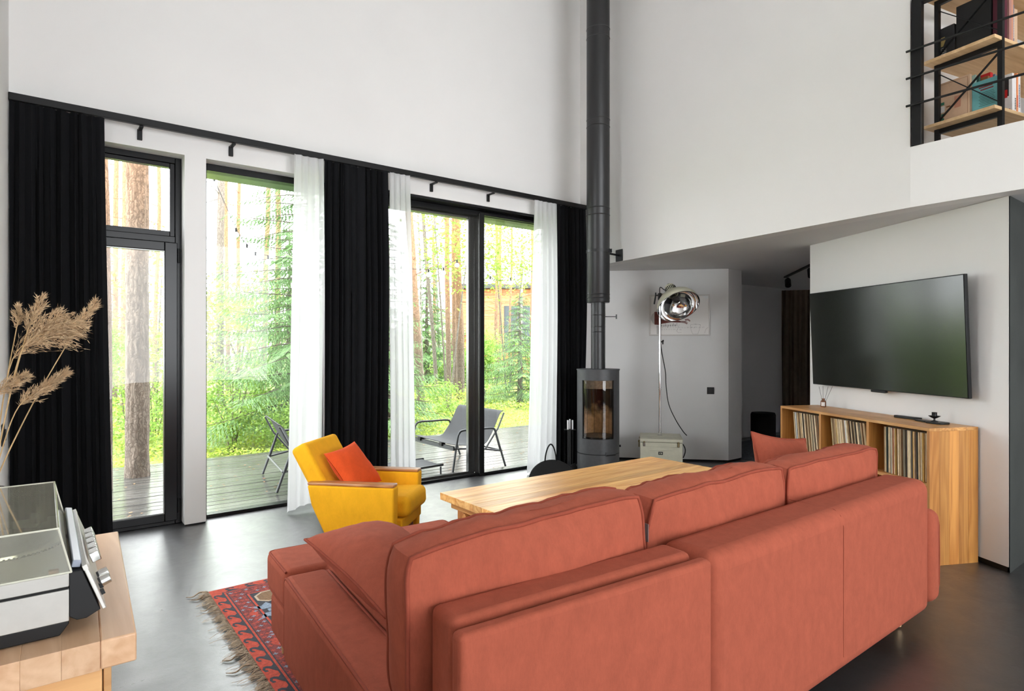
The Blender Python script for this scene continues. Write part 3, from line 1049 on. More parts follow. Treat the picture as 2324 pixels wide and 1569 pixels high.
def sofa():
    t = thing('sofa', 'large terracotta corner sofa with chaise, seen from behind', 'sofa', (2.2, 1.6, 0.0))
    F = 'sofa_fabric'
    # long section
    m = MB().box(1.632, 3.43, 1.10, 1.325, 0.10, 0.748)
    m.build('backrest', F, t, bevel=0.055, seg=6)
    m = MB().box(1.64, 3.42, 1.30, 2.08, 0.10, 0.285)
    m.build('seat_base', F, t, bevel=0.02, seg=3)
    for a, b in ((1.66, 2.54), (2.55, 3.42)):
        m = MB().box(a, b, 1.33, 2.12, 0.285, 0.455)
        m.build('seat_cushion', F, t, bevel=0.04, seg=4)
    m = MB().box(3.432, 3.555, 1.092, 2.10, 0.125, 0.585)
    m.build('armrest', F, t, bevel=0.05, seg=5)
    path = []
    for k in range(40):
        a = 2 * PI * k / 40
        c, s = math.cos(a), math.sin(a)
        y = 1.596 + 0.494 * math.copysign(abs(c) ** 0.22, c)
        z = 0.355 + 0.220 * math.copysign(abs(s) ** 0.22, s)
        path.append((3.550, y, z))
    MB().tube(path, 0.004, 6, closed=True).build('piping', 'sofa_piping', t, smooth=True)
    # a stitched seam across the backrest
    path = [(2.50, 1.0998, 0.17), (2.50, 1.0995, 0.45), (2.50, 1.0990, 0.685), (2.50, 1.110, 0.725), (2.50, 1.135, 0.746), (2.50, 1.32, 0.7485)]
    MB().tube(path, 0.0012, 5).build('seam', 'sofa_piping', t)
    # chaise section, standing slightly askew
    th = math.radians(-3.5)
    ux, uy = math.cos(th), math.sin(th)

    def L(a, b):
        return (1.628 + a * ux - b * uy, 1.10 + a * uy + b * ux)

    def lbox(a0, a1, b0, b1, z0, z1):
        return MB().prism([L(a0, b0), L(a1, b0), L(a1, b1), L(a0, b1)], z0, z1)

    lbox(-0.885, 0.0, 0.0, 0.05, 0.10, 0.742).build('back_panel', F, t, bevel=0.016, seg=4)
    lbox(-0.868, -0.01, 0.070, 0.19, 0.10, 0.748).build('back_bolster', F, t, bevel=0.022, seg=4)
    # low side rest, a touch lower towards the back
    m = MB()
    P = [L(-0.935, 0.05), L(-0.750, 0.05), L(-0.750, 1.40), L(-0.935, 1.40)]
    zt = [0.405, 0.405, 0.455, 0.455]
    m.add([(p[0], p[1], 0.10) for p in P] + [(p[0], p[1], z) for p, z in zip(P, zt)],
          [(0, 3, 2, 1), (4, 5, 6, 7), (0, 1, 5, 4), (1, 2, 6, 5), (2, 3, 7, 6), (3, 0, 4, 7)])
    m.build('side_rest', F, t, bevel=0.028, seg=4)
    for a in (-0.9270, -0.7580):
        q0, q1 = L(a, 0.06), L(a, 1.393)
        pth = [(q0[0], q0[1], 0.398), (q1[0], q1[1] - 0.025, 0.447), (q1[0], q1[1] - 0.008, 0.441), (q1[0], q1[1] - 0.001, 0.425), (q1[0], q1[1] - 0.001, 0.13)]
        MB().tube(pth, 0.006, 7).build('piping', 'sofa_piping', t, smooth=True)
    m = MB().prism([L(-0.915, 0.06), L(0.0, 0.06), L(0.0, 1.71), L(-0.915, 1.71)], 0.10, 0.285)
    m.build('chaise_base', F, t, bevel=0.025, seg=3)
    m = MB().prism([L(-0.925, 1.41), L(-0.745, 1.41), L(-0.745, 0.22), L(-0.005, 0.22), L(-0.005, 1.75), L(-0.925, 1.75)], 0.288, 0.462)
    m.build('chaise_cushion', F, t, bevel=0.035, seg=4)
    q = [L(-0.9147, 1.425), L(-0.9147, 1.715), L(-0.908, 1.733), L(-0.890, 1.7397), L(-0.04, 1.7397), L(-0.022, 1.733), L(-0.0153, 1.715), L(-0.0153, 0.9)]
    for z in (0.4525, 0.2975):
        MB().tube([(p[0], p[1], z) for p in q], 0.0055, 7).build('piping', 'sofa_piping', t, smooth=True)
    # loose back cushions
    a, b = L(-0.47, 0.345), L(0, 0)
    cushion_parts('back_cushion', t, frame_M((1.155, 1.415, 0.668), (ux, uy, 0.045), (0, -0.05, 1)), 0.425, 0.062, 0.232, 1, F, 'sofa_piping', puff=0.75, wr=0.010, top=0.06)
    cushion_parts('back_cushion', t, frame_M((2.085, 1.425, 0.663), (1, 0.01, 0), (0, -0.05, 1)), 0.462, 0.066, 0.228, 2, F, 'sofa_piping', sag=0.03, puff=0.7, wr=0.010)
    cushion_parts('back_cushion', t, frame_M((3.005, 1.425, 0.652), (1, -0.005, 0), (0, -0.05, 1)), 0.450, 0.066, 0.222, 3, F, 'sofa_piping', puff=0.7, wr=0.010)
    MB().box(1.607, 1.609, 1.335, 1.365, 0.74, 0.80).build('care_label', 'tag_grey', t)
    for x, y in ((3.36, 1.22), (3.36, 2.02), (1.72, 1.22), (1.72, 2.02), L(-0.86, 0.08), L(-0.86, 1.66), L(-0.08, 1.66)):
        MB().lathe([(0.001, 0.009), (0.016, 0.009), (0.022, 0.10), (0.001, 0.10)], 12, (x, y, 0)).build('leg', 'wood_foot', t, smooth=True)

    pillow('throw_pillow', 'terracotta piped throw pillow lying on the chaise', 'pillow',
           frame_M((1.090, 2.235, 0.528), (-0.04, 0.69, 0.10), (0.95, 0.07, -0.02)), 0.345, 0.195, 0.100, 5, F, 'sofa_piping')
    pillow('throw_pillow', 'terracotta throw pillow standing at the far end of the sofa, by the record shelf', 'pillow',
           frame_M((3.255, 1.740, 0.668), (1.0, -0.17, -0.16), (0.20, 0.28, 1.0)), 0.225, 0.235, 0.075, 8, F, 'sofa_piping')


def armchair():
    cx, cy, an = 1.745, 3.865, math.radians(-46.6)
    t = thing('armchair', 'mustard yellow mid-century armchair with wooden arm caps', 'armchair', (cx, cy, 0.006), an)
    Y = 'chair_yellow'
    for s in (-1, 1):
        m = MB()
        poly = [(0.292, 0.500), (0.284, 0.110), (-0.150, 0.110), (-0.262, 0.375), (-0.290, 0.500)]
        y0 = s * 0.205 if s < 0 else 0.205 + 0.085
        # tapering lower half, creased where the panel turns inwards
        outer = s * 0.290
        low = s * 0.262
        inn = s * 0.205
        pts = []
        for (x, z) in poly:
            pts.append((x, outer if z > 0.36 else low, z))
        front_mid = (0.290, outer, 0.375)
        pts.insert(1, front_mid)
        po = pts
        pi = [(p[0], inn, p[2]) for p in po]
        n = len(po)
        f = [list(range(n)), [i + n for i in range(n)][::-1]]
        # split the outer skin at the crease so that it stays planar
        f = [(0, 1, 4, 5), (1, 2, 3, 4), (n + 5, n + 4, n + 1, n + 0), (n + 4, n + 3, n + 2, n + 1)]
        for i in range(n):
            j = (i + 1) % n
            f.append((j, i, i + n, j + n))
        if s > 0:
            f = [tuple(reversed(q)) for q in f]
        m.add(po + pi, f)
        bm_o = m.build('side_panel', Y, t, bevel=0.012, seg=3, world=False)
        m = MB().box(-0.288, 0.288, s * 0.2475 - 0.040, s * 0.2475 + 0.040, 0.500, 0.519)
        m.build('arm_cap', 'wood_arm', t, bevel=0.007, seg=3, world=False)
    # reclined back
    m = MB()
    d = Vector((-0.24, 0, 0.42)).normalized()
    nrm = Vector((0.42, 0, 0.24)).normalized()
    m.obox(Vector((-0.255, 0, 0.505)), d, (0, 1, 0), nrm, 0.268, 0.240, 0.058)
    m.build('backrest', Y, t, bevel=0.030, seg=4, world=False)
    m = MB()
    m.obox(Vector((0.075, 0, 0.345)), (1, 0, 0.05), (0, 1, 0), (-0.05, 0, 1), 0.285, 0.200, 0.068)
    m.build('seat_cushion', Y, t, bevel=0.042, seg=5, world=False)
    m = MB().box(-0.19, 0.315, -0.204, 0.204, 0.205, 0.285)
    m.build('seat_base', Y, t, bevel=0.012, seg=2, world=False)
    for sx in (-1, 1):
        for sy in (-1, 1):
            x0 = 0.235 if sx > 0 else -0.135
            p0 = (x0, sy * 0.17, 0.215)
            p1 = (x0 + sx * 0.035, sy * 0.185, 0.0)
            MB().tube([p0, p1], [0.020, 0.012], 12).build('leg', 'wood_leg', t, smooth=True, world=False)
    c, s = math.cos(an), math.sin(an)

    def Wd(x, y, z):
        return Vector((cx + x * c - y * s, cy + x * s + y * c, z))
    f = Vector((c, s, 0))
    l = Vector((-s, c, 0))
    pillow('throw_pillow', 'bright orange velvet pillow leaning in the yellow armchair', 'pillow',
           frame_M((1.650, 3.880, 0.580), (0.92, 0.40, 0.15), (-0.10, 0.62, 0.78)), 0.145, 0.170, 0.065, 11, 'pillow_orange')


def table():
    t = thing('coffee_table', 'long low pine table with trestle legs between sofa and windows', 'table', (2.91, 2.81, 0.006))
    x0, x1, y0, y1 = 1.925, 3.900, 2.412, 3.215
    n = 9
    w = (y1 - y0) / n
    for i in range(n):
        m = MB().box(-(x1 - x0) / 2, (x1 - x0) / 2, -w / 2 + 0.0006, w / 2 - 0.0006, -0.021, 0.021)
        o = m.build('plank', 'wood_table', t, bevel=0.0012, seg=2, world=False)
        o.location = ((x0 + x1) / 2 - 2.91, y0 + w * (i + 0.5) - 2.81, 0.479 - 0.006)
    for xx in (x0 + 0.075, x1 - 0.075):
        MB().box(xx - 0.035, xx + 0.035, y0 + 0.06, y1 - 0.06, 0.412, 0.457).build('batten', 'wood_apron', t, bevel=0.004)
        for yy in (y0 + 0.16, y1 - 0.16):
            MB().box(xx - 0.03, xx + 0.03, yy - 0.034, yy + 0.034, 0.006, 0.412).build('leg', 'wood_trestle', t, bevel=0.004)
        MB().bar((xx + 0.015, y1 - 0.19, 0.03), (xx + 0.015, y0 + 0.22, 0.405), 0.035, 0.06, up=(1, 0, 0)).build('brace', 'wood_trestle', t, bevel=0.003)
        MB().bar((xx - 0.022, y0 + 0.19, 0.03), (xx - 0.022, y1 - 0.22, 0.405), 0.035, 0.06, up=(1, 0, 0)).build('brace', 'wood_trestle', t, bevel=0.003)
    MB().box(x0 + 0.10, x1 - 0.10, 2.78, 2.84, 0.13, 0.19).build('stretcher', 'wood_table', t, bevel=0.004)


def record_bench():
    ox, oy, an = 5.094, 2.768, math.radians(-116.02)
    t = thing('record_bench', 'long wooden record shelf standing below the television', 'shelf', (ox, oy, 0), an)
    LEN, D, H = 1.487, 0.374, 0.875
    for i in range(4):
        y = D * i / 4
        m = MB().box(0, LEN, 0.0004, D / 4 - 0.0004, 0, 0.020)
        o = m.build('plank', 'wood_bench', t, bevel=0.0015, world=False)
        o.location = (0, y, H - 0.020)
    for i in range(5):
        m = MB().box(0, 0.021, 0.0003, D / 5 - 0.0003, 0, H - 0.020)
        o = m.build('stave', 'wood_bench_side', t, bevel=0.001, world=False)
        o.location = (LEN - 0.021, D * i / 5, 0)
    for x in (0.0, 0.482, 0.969):
        MB().box(x, x + 0.022, 0, D, 0.0, H - 0.020).build('upright', 'wood_bench_side', t, bevel=0.0015, world=False)
    for a, b in ((0.022, 0.482), (0.504, 0.969), (0.991, 1.466)):
        for z in (0.050, 0.498):
            MB().box(a, b, 0.004, D - 0.012, z, z + 0.020).build('shelf_board', 'wood_bench', t, bevel=0.0015, world=False)
        MB().box(a, b, D - 0.012, D - 0.002, 0.05, H - 0.020).build('back_panel', 'wood_bench_side', t, world=False)
    c, s = math.cos(an), math.sin(an)

    def put(o, x, y, z, ry=0.0):
        o.location = (ox + x * c - y * s, oy + x * s + y * c, z)
        o.rotation_euler = (0, ry, an)
    # records, each sleeve a thing of its own
    base = {}
    for k, th in enumerate((0.0055, 0.0075, 0.0095, 0.012)):
        m = MB().box(-th / 2, th / 2, 0.0, 0.312, 0.0, 0.314)
        base[k] = (th, m)
    meshes = {}
    rows = [
        ('left', 0.150, 0.478, 7.0, 'beige record sleeve leaning in the left compartment of the record shelf', 'records in the left compartment'),
        ('middle', 0.600, 0.965, 7.5, 'record sleeve leaning in the middle compartment of the record shelf', 'records in the middle compartment'),
        ('right', 1.085, 1.462, 0.8, 'record sleeve standing upright in the right compartment of the record shelf', 'records in the right compartment'),
    ]
    r = random.Random(5)
    specials = {('left', 3): ('white_sleeve', 'white record sleeve leaning among the beige ones, left compartment'),
                ('middle', 2): ('book_charcoal', 'black record sleeve leaning at the left of the middle compartment'),
                ('middle', 5): ('yellow_sleeve', 'mustard yellow record sleeve in the middle compartment'),
                ('middle', 14): ('white_sleeve', 'white record sleeve in the middle compartment'),
                ('right', 3): ('dark_green_sleeve', 'dark green record sleeve at the left of the right compartment'),
                ('right', 7): ('book_charcoal', 'black record sleeve in the right compartment beside the white one'),
                ('right', 8): ('white_sleeve', 'white record sleeve in the right compartment, left of the terracotta one'),
                ('right', 10): ('terracotta', 'terracotta red record sleeve in the right compartment'),
                ('right', 14): ('book_bluegrey', 'blue-grey record sleeve in the right compartment')}
    for row, a, b, lean, lab, grp in rows:
        x = a
        i = 0
        while True:
            k = r.choice((0, 1, 1, 2, 2, 3))
            th = base[k][0]
            g = th * (1.0 + 0.02 * lean) + r.uniform(0.0003, 0.0012)
            if x + g > b:
                break
            mat, lb = specials.get((row, i), ('record_sleeve', lab))
            key = (k, mat)
            if key not in meshes:
                o = base[k][1].build('record', mat, None, world=False)
                meshes[key] = o.data
            else:
                o = bpy.data.objects.new('record', meshes[key])
                col.objects.link(o)
            ang = -math.radians(lean * (0.85 + 0.25 * (x - a) / (b - a)) + r.uniform(-0.15, 0.15))
            put(o, x + th / 2 + 0.312 * math.sin(-ang) * 0.0, r.uniform(0.028, 0.044), 0.5195 + (0.002 if lean > 3 else 0.0005), ang)
            tag(o, lb, 'record', grp)
            x += g
            i += 1
    # things on top
    z = H + 0.0005

    def pos(x, y):
        return (ox + x * c - y * s, oy + x * s + y * c)
    p = (5.285, 2.490)
    d = thing('reed_diffuser', 'small amber bottle with thin reed sticks on the record shelf', 'diffuser', (p[0], p[1], z))
    d_b = MB().lathe([(0.001, 0.0), (0.021, 0.0), (0.0225, 0.003), (0.0225, 0.045), (0.019, 0.053), (0.010, 0.058), (0.0095, 0.064), (0.012, 0.065), (0.012, 0.071), (0.008, 0.0712)], 20, (p[0], p[1], z))
    d_b.build('bottle', 'bottle_amber', d, smooth=True)
    an0 = math.atan2(-p[1], -p[0])
    m = MB().lathe([(0.0229, 0.008), (0.0229, 0.040)], 8, (p[0], p[1], z), a0=0, a1=1)
    m = MB()
    for k in range(8):
        a0 = an0 - 0.75 + 1.3 * k / 8
        a1 = an0 - 0.75 + 1.3 * (k + 1) / 8
        q = [(p[0] + 0.0229 * math.cos(a), p[1] + 0.0229 * math.sin(a)) for a in (a0, a1)]
        m.add([(q[0][0], q[0][1], z + 0.008), (q[1][0], q[1][1], z + 0.008), (q[1][0], q[1][1], z + 0.041), (q[0][0], q[0][1], z + 0.041)], [(0, 1, 2, 3)])
    m.build('paper_label', 'label_white', d)
    for dx, dy in ((-0.055, 0.01), (0.0, -0.04), (0.035, 0.02), (0.045, -0.055)):
        MB().tube([(p[0] + dx * 0.1, p[1] + dy * 0.1, z + 0.02), (p[0] + dx, p[1] + dy, z + 0.175)], 0.0014, 6).build('reed_stick', 'black_plastic', d)
    # candle holder
    p = (4.742, 1.500)
    d = thing('candle_holder', 'small black candle holder standing on a dark coaster', 'candle holder', (p[0], p[1], z + 0.013))
    m = MB().lathe([(0.001, 0.0), (0.022, 0.0), (0.020, 0.005), (0.006, 0.009), (0.0055, 0.020), (0.018, 0.026), (0.034, 0.037), (0.035, 0.039),
                    (0.016, 0.034), (0.0155, 0.036), (0.0155, 0.058), (0.0165, 0.062), (0.0155, 0.0625), (0.0125, 0.060), (0.0125, 0.040), (0.001, 0.040)], 24, (p[0], p[1], z + 0.013))
    m.build('holder', 'black_plastic', d, smooth=True)
    def flat(name, lab, cat, cx, cy, L_, W_, th, ang):
        pts = []
        for k in range(32):
            a = 2 * PI * k / 32
            X = L_ / 2 * math.copysign(abs(math.cos(a)) ** 0.45, math.cos(a))
            Yv = W_ / 2 * math.copysign(abs(math.sin(a)) ** 0.45, math.sin(a))
            X, Yv = rot2(X, Yv, ang)
            pts.append((cx + X, cy + Yv))
        o = MB().prism(pts, z, z + th).build(name, 'black_plastic', None, bevel=0.003)
        tag(o, lab, cat)
    flat('coaster', 'dark round-cornered coaster under the candle holder', 'coaster', 4.752, 1.485, 0.125, 0.095, 0.013, an)
    flat('remote_control', 'black remote control lying on the record shelf', 'remote', 4.915, 1.720, 0.200, 0.048, 0.016, an + 0.12)
    flat('phone', 'small flat black device beside the remote control', 'device', 4.812, 1.590, 0.105, 0.055, 0.010, an - 0.05)


def television():
    T0 = Vector((5.585, 2.751, 0))
    d = Vector((-0.885, -1.658, 0)).normalized()
    n = Vector((d.y, -d.x, 0))        # away from the wall, into the room
    if n.x > 0:
        n = -n
    sb, st = 0.083, 0.118
    c0 = T0 + d * 0.920 + n * sb + Vector((0, 0, 1.056))
    c1 = T0 + d * 0.920 + n * st + Vector((0, 0, 1.862))
    up = (c1 - c0).normalized()
    out = up.cross(d)
    if out.dot(n) < 0:
        out = -out
    mid = (c0 + c1) / 2
    base = T0 + d * 0.920
    t = thing('television', 'large flat black television mounted on the white angled wall', 'television', (base.x, base.y, 1.056))
    hh = (c1 - c0).length / 2
    m = MB().obox(mid - out * 0.014, d, up, out, 0.767, hh, 0.013)
    m.build('housing', 'black_plastic', t, bevel=0.003)
    m = MB().obox(mid + out * 0.0005, d, up, out, 0.761, hh - 0.007, 0.0012)
    m.build('screen', 'tv_screen', t)
    m = MB().obox(c0 - up * 0.008 - out * 0.008, d, up, out, 0.075, 0.010, 0.012)
    m.build('sensor_bar', 'black_plastic', t, bevel=0.005)
    m = MB().obox(mid - out * 0.052, d, up, out, 0.22, 0.2, 0.025)
    m.build('wall_mount', 'black_metal', t)


sofa()
armchair()
table()
record_bench()
television()


# ------------------------------------------------------------------ stove, flue, hearth things
SX, SY = 4.700, 4.583


def stove():
    t = thing('wood_stove', 'grey cylindrical wood stove with a curved glass door', 'stove', (SX, SY, 0))
    R, ri = 0.2235, 0.196
    ph = math.atan2(-SY, -SX)
    w = math.radians(47.5)
    z0, z1 = 0.425, 1.037
    o = (SX, SY, 0)
    m = MB()
    m.lathe([(0.001, 0.004), (R, 0.004), (R, 0.262)], 72, o)
    m.build('plinth', 'stove_grey', t, smooth=True)
    m = MB()
    m.lathe([(R - 0.004, 0.262), (R - 0.004, 0.270)], 72, o)
    m.build('seam', 'black_base', t, smooth=True)
    m = MB()
    m.lathe([(R, 0.270), (R, z0)], 72, o)
    m.lathe([(R, z1), (R, 1.138)], 72, o)
    m.lathe([(R, z0), (R, z1)], 60, o, a0=ph + w, a1=ph + 2 * PI - w)
    m.lathe([(R, z0), (ri, z0)], 24, o, a0=ph - w, a1=ph + w)
    m.lathe([(ri, z1), (R, z1)], 24, o, a0=ph - w, a1=ph + w)
    for s in (-1, 1):
        a = ph + s * w
        p = [(SX + r * math.cos(a), SY + r * math.sin(a), z) for r, z in ((R, z0), (ri, z0), (ri, z1), (R, z1))]
        m.add(p, [(0, 1, 2, 3) if s > 0 else (3, 2, 1, 0)])
    m.build('body', 'stove_grey', t, smooth=True)
    m = MB().lathe([(0.001, 1.138), (R + 0.006, 1.138), (R + 0.006, 1.150), (0.001, 1.152)], 72, o)
    m.build('top_plate', 'stove_grey', t, smooth=True)
    # door glass and its black edge band
    m = MB().lathe([(R - 0.008, z0 + 0.004), (R - 0.008, z1 - 0.004)], 28, o, a0=ph - w, a1=ph + w)
    m.build('door_glass', 'stove_glass', t, smooth=True)
    m = MB()
    for s in (-1, 1):
        m.lathe([(R - 0.011, z0 + 0.002), (R - 0.011, z1 - 0.002)], 3, o, a0=ph + s * w, a1=ph + s * (w - 0.075))
    m.lathe([(R - 0.011, z0 + 0.002), (R - 0.011, z0 + 0.020)], 24, o, a0=ph - w, a1=ph + w)
    m.build('glass_band', 'black_base', t, smooth=True)
    m = MB().lathe([(R - 0.013, z1 - 0.088), (R - 0.013, z1 - 0.002)], 24, o, a0=ph - w, a1=ph + w)
    m.build('air_baffle', 'ash', t, smooth=True)
    # firebox: lining slabs, ash bed, sooty vault
    for lev, (za, zb) in enumerate(((0.445, 0.690), (0.694, 0.930))):
        for k in range(7):
            a0 = ph + PI - 1.75 + 3.5 * k / 7 + 0.012
            a1 = ph + PI - 1.75 + 3.5 * (k + 1) / 7 - 0.012
            m = MB()
            m.lathe([(0.170, za), (0.170, zb)], 4, o, a0=a1, a1=a0)
            m.lathe([(0.170, zb), (0.192, zb)], 4, o, a0=a1, a1=a0)
            m.build('firebrick_slab', 'firebrick_sooty', t)
    m = MB().lathe([(0.001, 0.445), (0.19, 0.440)], 32, o)
    m.build('ash_bed', 'ash', t)
    m = MB()
    m.lathe([(0.193, 0.43), (0.193, 1.05), (0.001, 1.05)], 40, o, a0=ph + 0.9, a1=ph + 2 * PI - 0.9)
    m.build('firebox', 'soot', t)
    # ash door grip at lower right
    a = ph + 0.62
    e = Vector((-math.sin(a), math.cos(a), 0))
    n = Vector((math.cos(a), math.sin(a), 0))
    c = Vector((SX, SY, 0.0)) + n * (R - 0.002)
    m = MB().obox(c + Vector((0, 0, 0.275)), e, n, (0, 0, 1), 0.062, 0.004, 0.020)
    g = m.build('ash_door_grip', 'stove_grey', t, bevel=0.003)
    m = MB().obox(c + n * 0.003 + Vector((0, 0, 0.262)), e, n, (0, 0, 1), 0.058, 0.004, 0.006)
    m.build('grip_slot', 'black_base', g)
    a = ph + 1.50
    MB().tube([(SX + (R - 0.01) * math.cos(a), SY + (R - 0.01) * math.sin(a), 0.335), (SX + (R + 0.016) * math.cos(a), SY + (R + 0.016) * math.sin(a), 0.335)], 0.012, 12).build('air_knob', 'black_plastic', t, smooth=True)

    f = thing('flue_pipe', 'tall black flue rising from the stove to the ceiling', 'flue', (SX, SY, 1.152))
    m = MB().lathe([(0.0755, 1.152), (0.0755, 1.87)], 40, o)
    m.build('inner_pipe', 'flue_black', f, smooth=True)
    for z in (1.725, 1.60, 1.545):
        MB().lathe([(0.0756, z - 0.004), (0.0772, z), (0.0756, z + 0.004)], 40, o).build('seam_ring', 'flue_black', f, smooth=True)
    m = MB().lathe([(0.076, 1.857), (0.118, 1.857), (0.1225, 1.866), (0.1225, TOP - 0.002)], 48, o)
    m.build('insulated_pipe', 'flue_black', f, smooth=True)
    for z in (1.905, 1.945, 2.787, 2.862, 3.728, 3.805, 4.672, 4.770, 5.60):
        MB().lathe([(0.1226, z - 0.006), (0.1262, z), (0.1226, z + 0.006)], 48, o).build('seam_ring', 'flue_black', f, smooth=True)
    MB().lathe([(0.1226, 2.398), (0.1236, 2.403), (0.1226, 2.408)], 48, o).build('seam_ring', 'flue_black', f, smooth=True)
    # damper rod
    r = Vector((0.7916, -0.611, 0))
    p = Vector((SX, SY, 1.708))
    m = MB().tube([p + r * 0.074, p + r * 0.190], 0.004, 8)
    m.obox(p + r * 0.195, r, (0, 0, 1), (0.611, 0.7916, 0), 0.006, 0.024, 0.006)
    m.build('damper_rod', 'flue_black', f)
    # wall bracket
    wp = Vector((4.990, 4.545, 2.385))
    wn = Vector((-0.990, 0.140, 0)).normalized()
    wt = Vector((0.140, 0.990, 0)).normalized()
    m = MB().obox(wp + wn * 0.002, wt, (0, 0, 1), wn, 0.056, 0.064, 0.006)
    b = m.build('wall_bracket', 'black_metal', f, bevel=0.004)
    MB().tube([wp, Vector((SX, SY, 2.405)) + (wp - Vector((SX, SY, 2.405))).normalized() * 0.12], 0.011, 10).build('bracket_arm', 'black_metal', b, smooth=True)
    MB().lathe([(0.1230, 2.388), (0.1275, 2.388), (0.1275, 2.420), (0.1230, 2.420)], 48, o).build('clamp_ring', 'flue_black', b, smooth=True)
    m = MB()
    dv = Vector((-0.35, -0.94, 0)).normalized()
    for k in (-1, 1):
        m.obox(Vector((SX, SY, 2.405)) + Vector((0.45, -0.89, 0)).normalized() * 0.134 + dv.cross(Vector((0, 0, 1))) * 0.010 * k, dv, dv.cross(Vector((0, 0, 1))), (0, 0, 1), 0.012, 0.004, 0.020)
    m.build('clamp_screw', 'black_metal', b)


def hearth_things():
    p = Vector((4.494, 4.800, 0))
    t = thing('fireplace_tool_set', 'black fireplace tool set with white handles beside the stove', 'fireplace tools', tuple(p))
    MB().lathe([(0.001, 0.0), (0.075, 0.0), (0.075, 0.012), (0.001, 0.014)], 28, tuple(p)).build('base', 'black_metal', t, smooth=True)
    MB().tube([p + Vector((0, 0, 0.01)), p + Vector((0, 0, 0.50))], 0.015, 12).build('post', 'black_metal', t, smooth=True)
    r = Vector((0.7916, -0.611, 0))
    f = Vector((0.611, 0.7916, 0))
    MB().obox(p + Vector((0, 0, 0.495)), r, f, (0, 0, 1), 0.060, 0.030, 0.003).build('holder_plate', 'black_metal', t)
    for k, (dx, dy) in enumerate(((-0.026, -0.02), (0.0, 0.022), (0.026, -0.012))):
        q = p + r * dx + f * dy
        rod = MB().tube([q + Vector((0, 0, 0.10)), q + Vector((0, 0, 0.50))], 0.0045, 8).build('tool_rod', 'black_metal', t)
        MB().tube([q + Vector((0, 0, 0.498)), q + Vector((0, 0, 0.598 + 0.006 * (k == 1)))], 0.0085, 12).build('handle', 'white_paint', rod, smooth=True)
        if k == 2:
            MB().obox(q + Vector((0, 0, 0.075)) + r * 0.02, (r + Vector((0, 0, 0.5))), f, (Vector((0, 0, 1)) - r * 0.5), 0.035, 0.012, 0.055).build('shovel_blade', 'black_metal', rod, bevel=0.005)
        if k == 0:
            MB().lathe([(0.001, 0.02), (0.026, 0.02), (0.030, 0.06), (0.012, 0.105), (0.001, 0.106)], 16, tuple(q)).build('brush_head', 'black_metal', rod, smooth=True)
    # folded log carrier with two leaning round flaps
    c = Vector((4.050, 4.560, 0.0))
    t = thing('log_carrier', 'low black log carrier with round flaps and an arched handle on the floor', 'log carrier', tuple(c))
    fd = Vector((0.60, 0.80, 0))
    rt = Vector((0.80, -0.60, 0))
    MB().obox(c + Vector((0, 0, 0.006)), rt, fd, (0, 0, 1), 0.20, 0.10, 0.005).build('base', 'black_base', t)
    for k, (s, tilt, rad) in enumerate(((-1, 54, 0.26), (1, 40, 0.25))):
        ti = math.radians(tilt)
        up = Vector((0, 0, 1)) * math.cos(ti) + fd * s * math.sin(ti)
        org = c + fd * s * 0.09 + Vector((0, 0, 0.008))
        poly = [(rad * math.cos(PI * i / 28), rad * 1.03 * math.sin(PI * i / 28)) for i in range(29)]
        fl = MB().slab(poly, org, rt, up, 0.006).build('flap', 'black_base', t, bevel=0.002)
        rim = [org + rt * (rad * math.cos(PI * i / 28)) + up * (rad * 1.03 * math.sin(PI * i / 28)) for i in range(29)]
        MB().tube(rim, 0.005, 8).build('rim', 'black_metal', fl, smooth=True)
        if s > 0:
            a0 = org + rt * (-0.075) + up * 0.235
            a1 = org + rt * (0.045) + up * 0.24
            pts = []
            for i in range(21):
                q = i / 20
                b = a0.lerp(a1, q)
                pts.append(b + Vector((0, 0, 0.185 * math.sin(PI * q) ** 0.6)) - fd * 0.02 * math.sin(PI * q))
            MB().tube(pts, 0.0075, 8).build('handle', 'black_base', t, smooth=True)
    n = thing('newspaper_bundle', 'crumpled newspapers stuffed in the black log carrier', 'newspaper', tuple(c + Vector((0, 0, 0.012))))
    r = random.Random(3)
    for k in range(4):
        m = MB()
        rows = []
        for i in range(13):
            x = -0.17 + 0.34 * i / 12
            h = 0.070 + 0.012 * k + 0.012 * math.sin(5 * x + k * 2) + r.uniform(-0.008, 0.008) - 1.4 * x * x
            y = -0.045 + 0.03 * k + 0.01 * math.sin(11 * x + k)
            rows.append((c + rt * x + fd * y * 0.7 + Vector((0, 0, 0.014)), c + rt * x * 1.05 + fd * (y + 0.02) + Vector((0, 0, h))))
        vv = [p for a in rows for p in a]
        vv2 = [p + fd * 0.010 for p in vv]
        q = []
        L = len(vv)
        for i in range(12):
            q.append((2 * i, 2 * i + 1, 2 * i + 3, 2 * i + 2))
            q.append((L + 2 * i, L + 2 * i + 2, L + 2 * i + 3, L + 2 * i + 1))
            q.append((2 * i + 1, L + 2 * i + 1, L + 2 * i + 3, 2 * i + 3))
        m.add(vv + vv2, q)
        m.build('newspaper', 'newspaper', n, smooth=True)


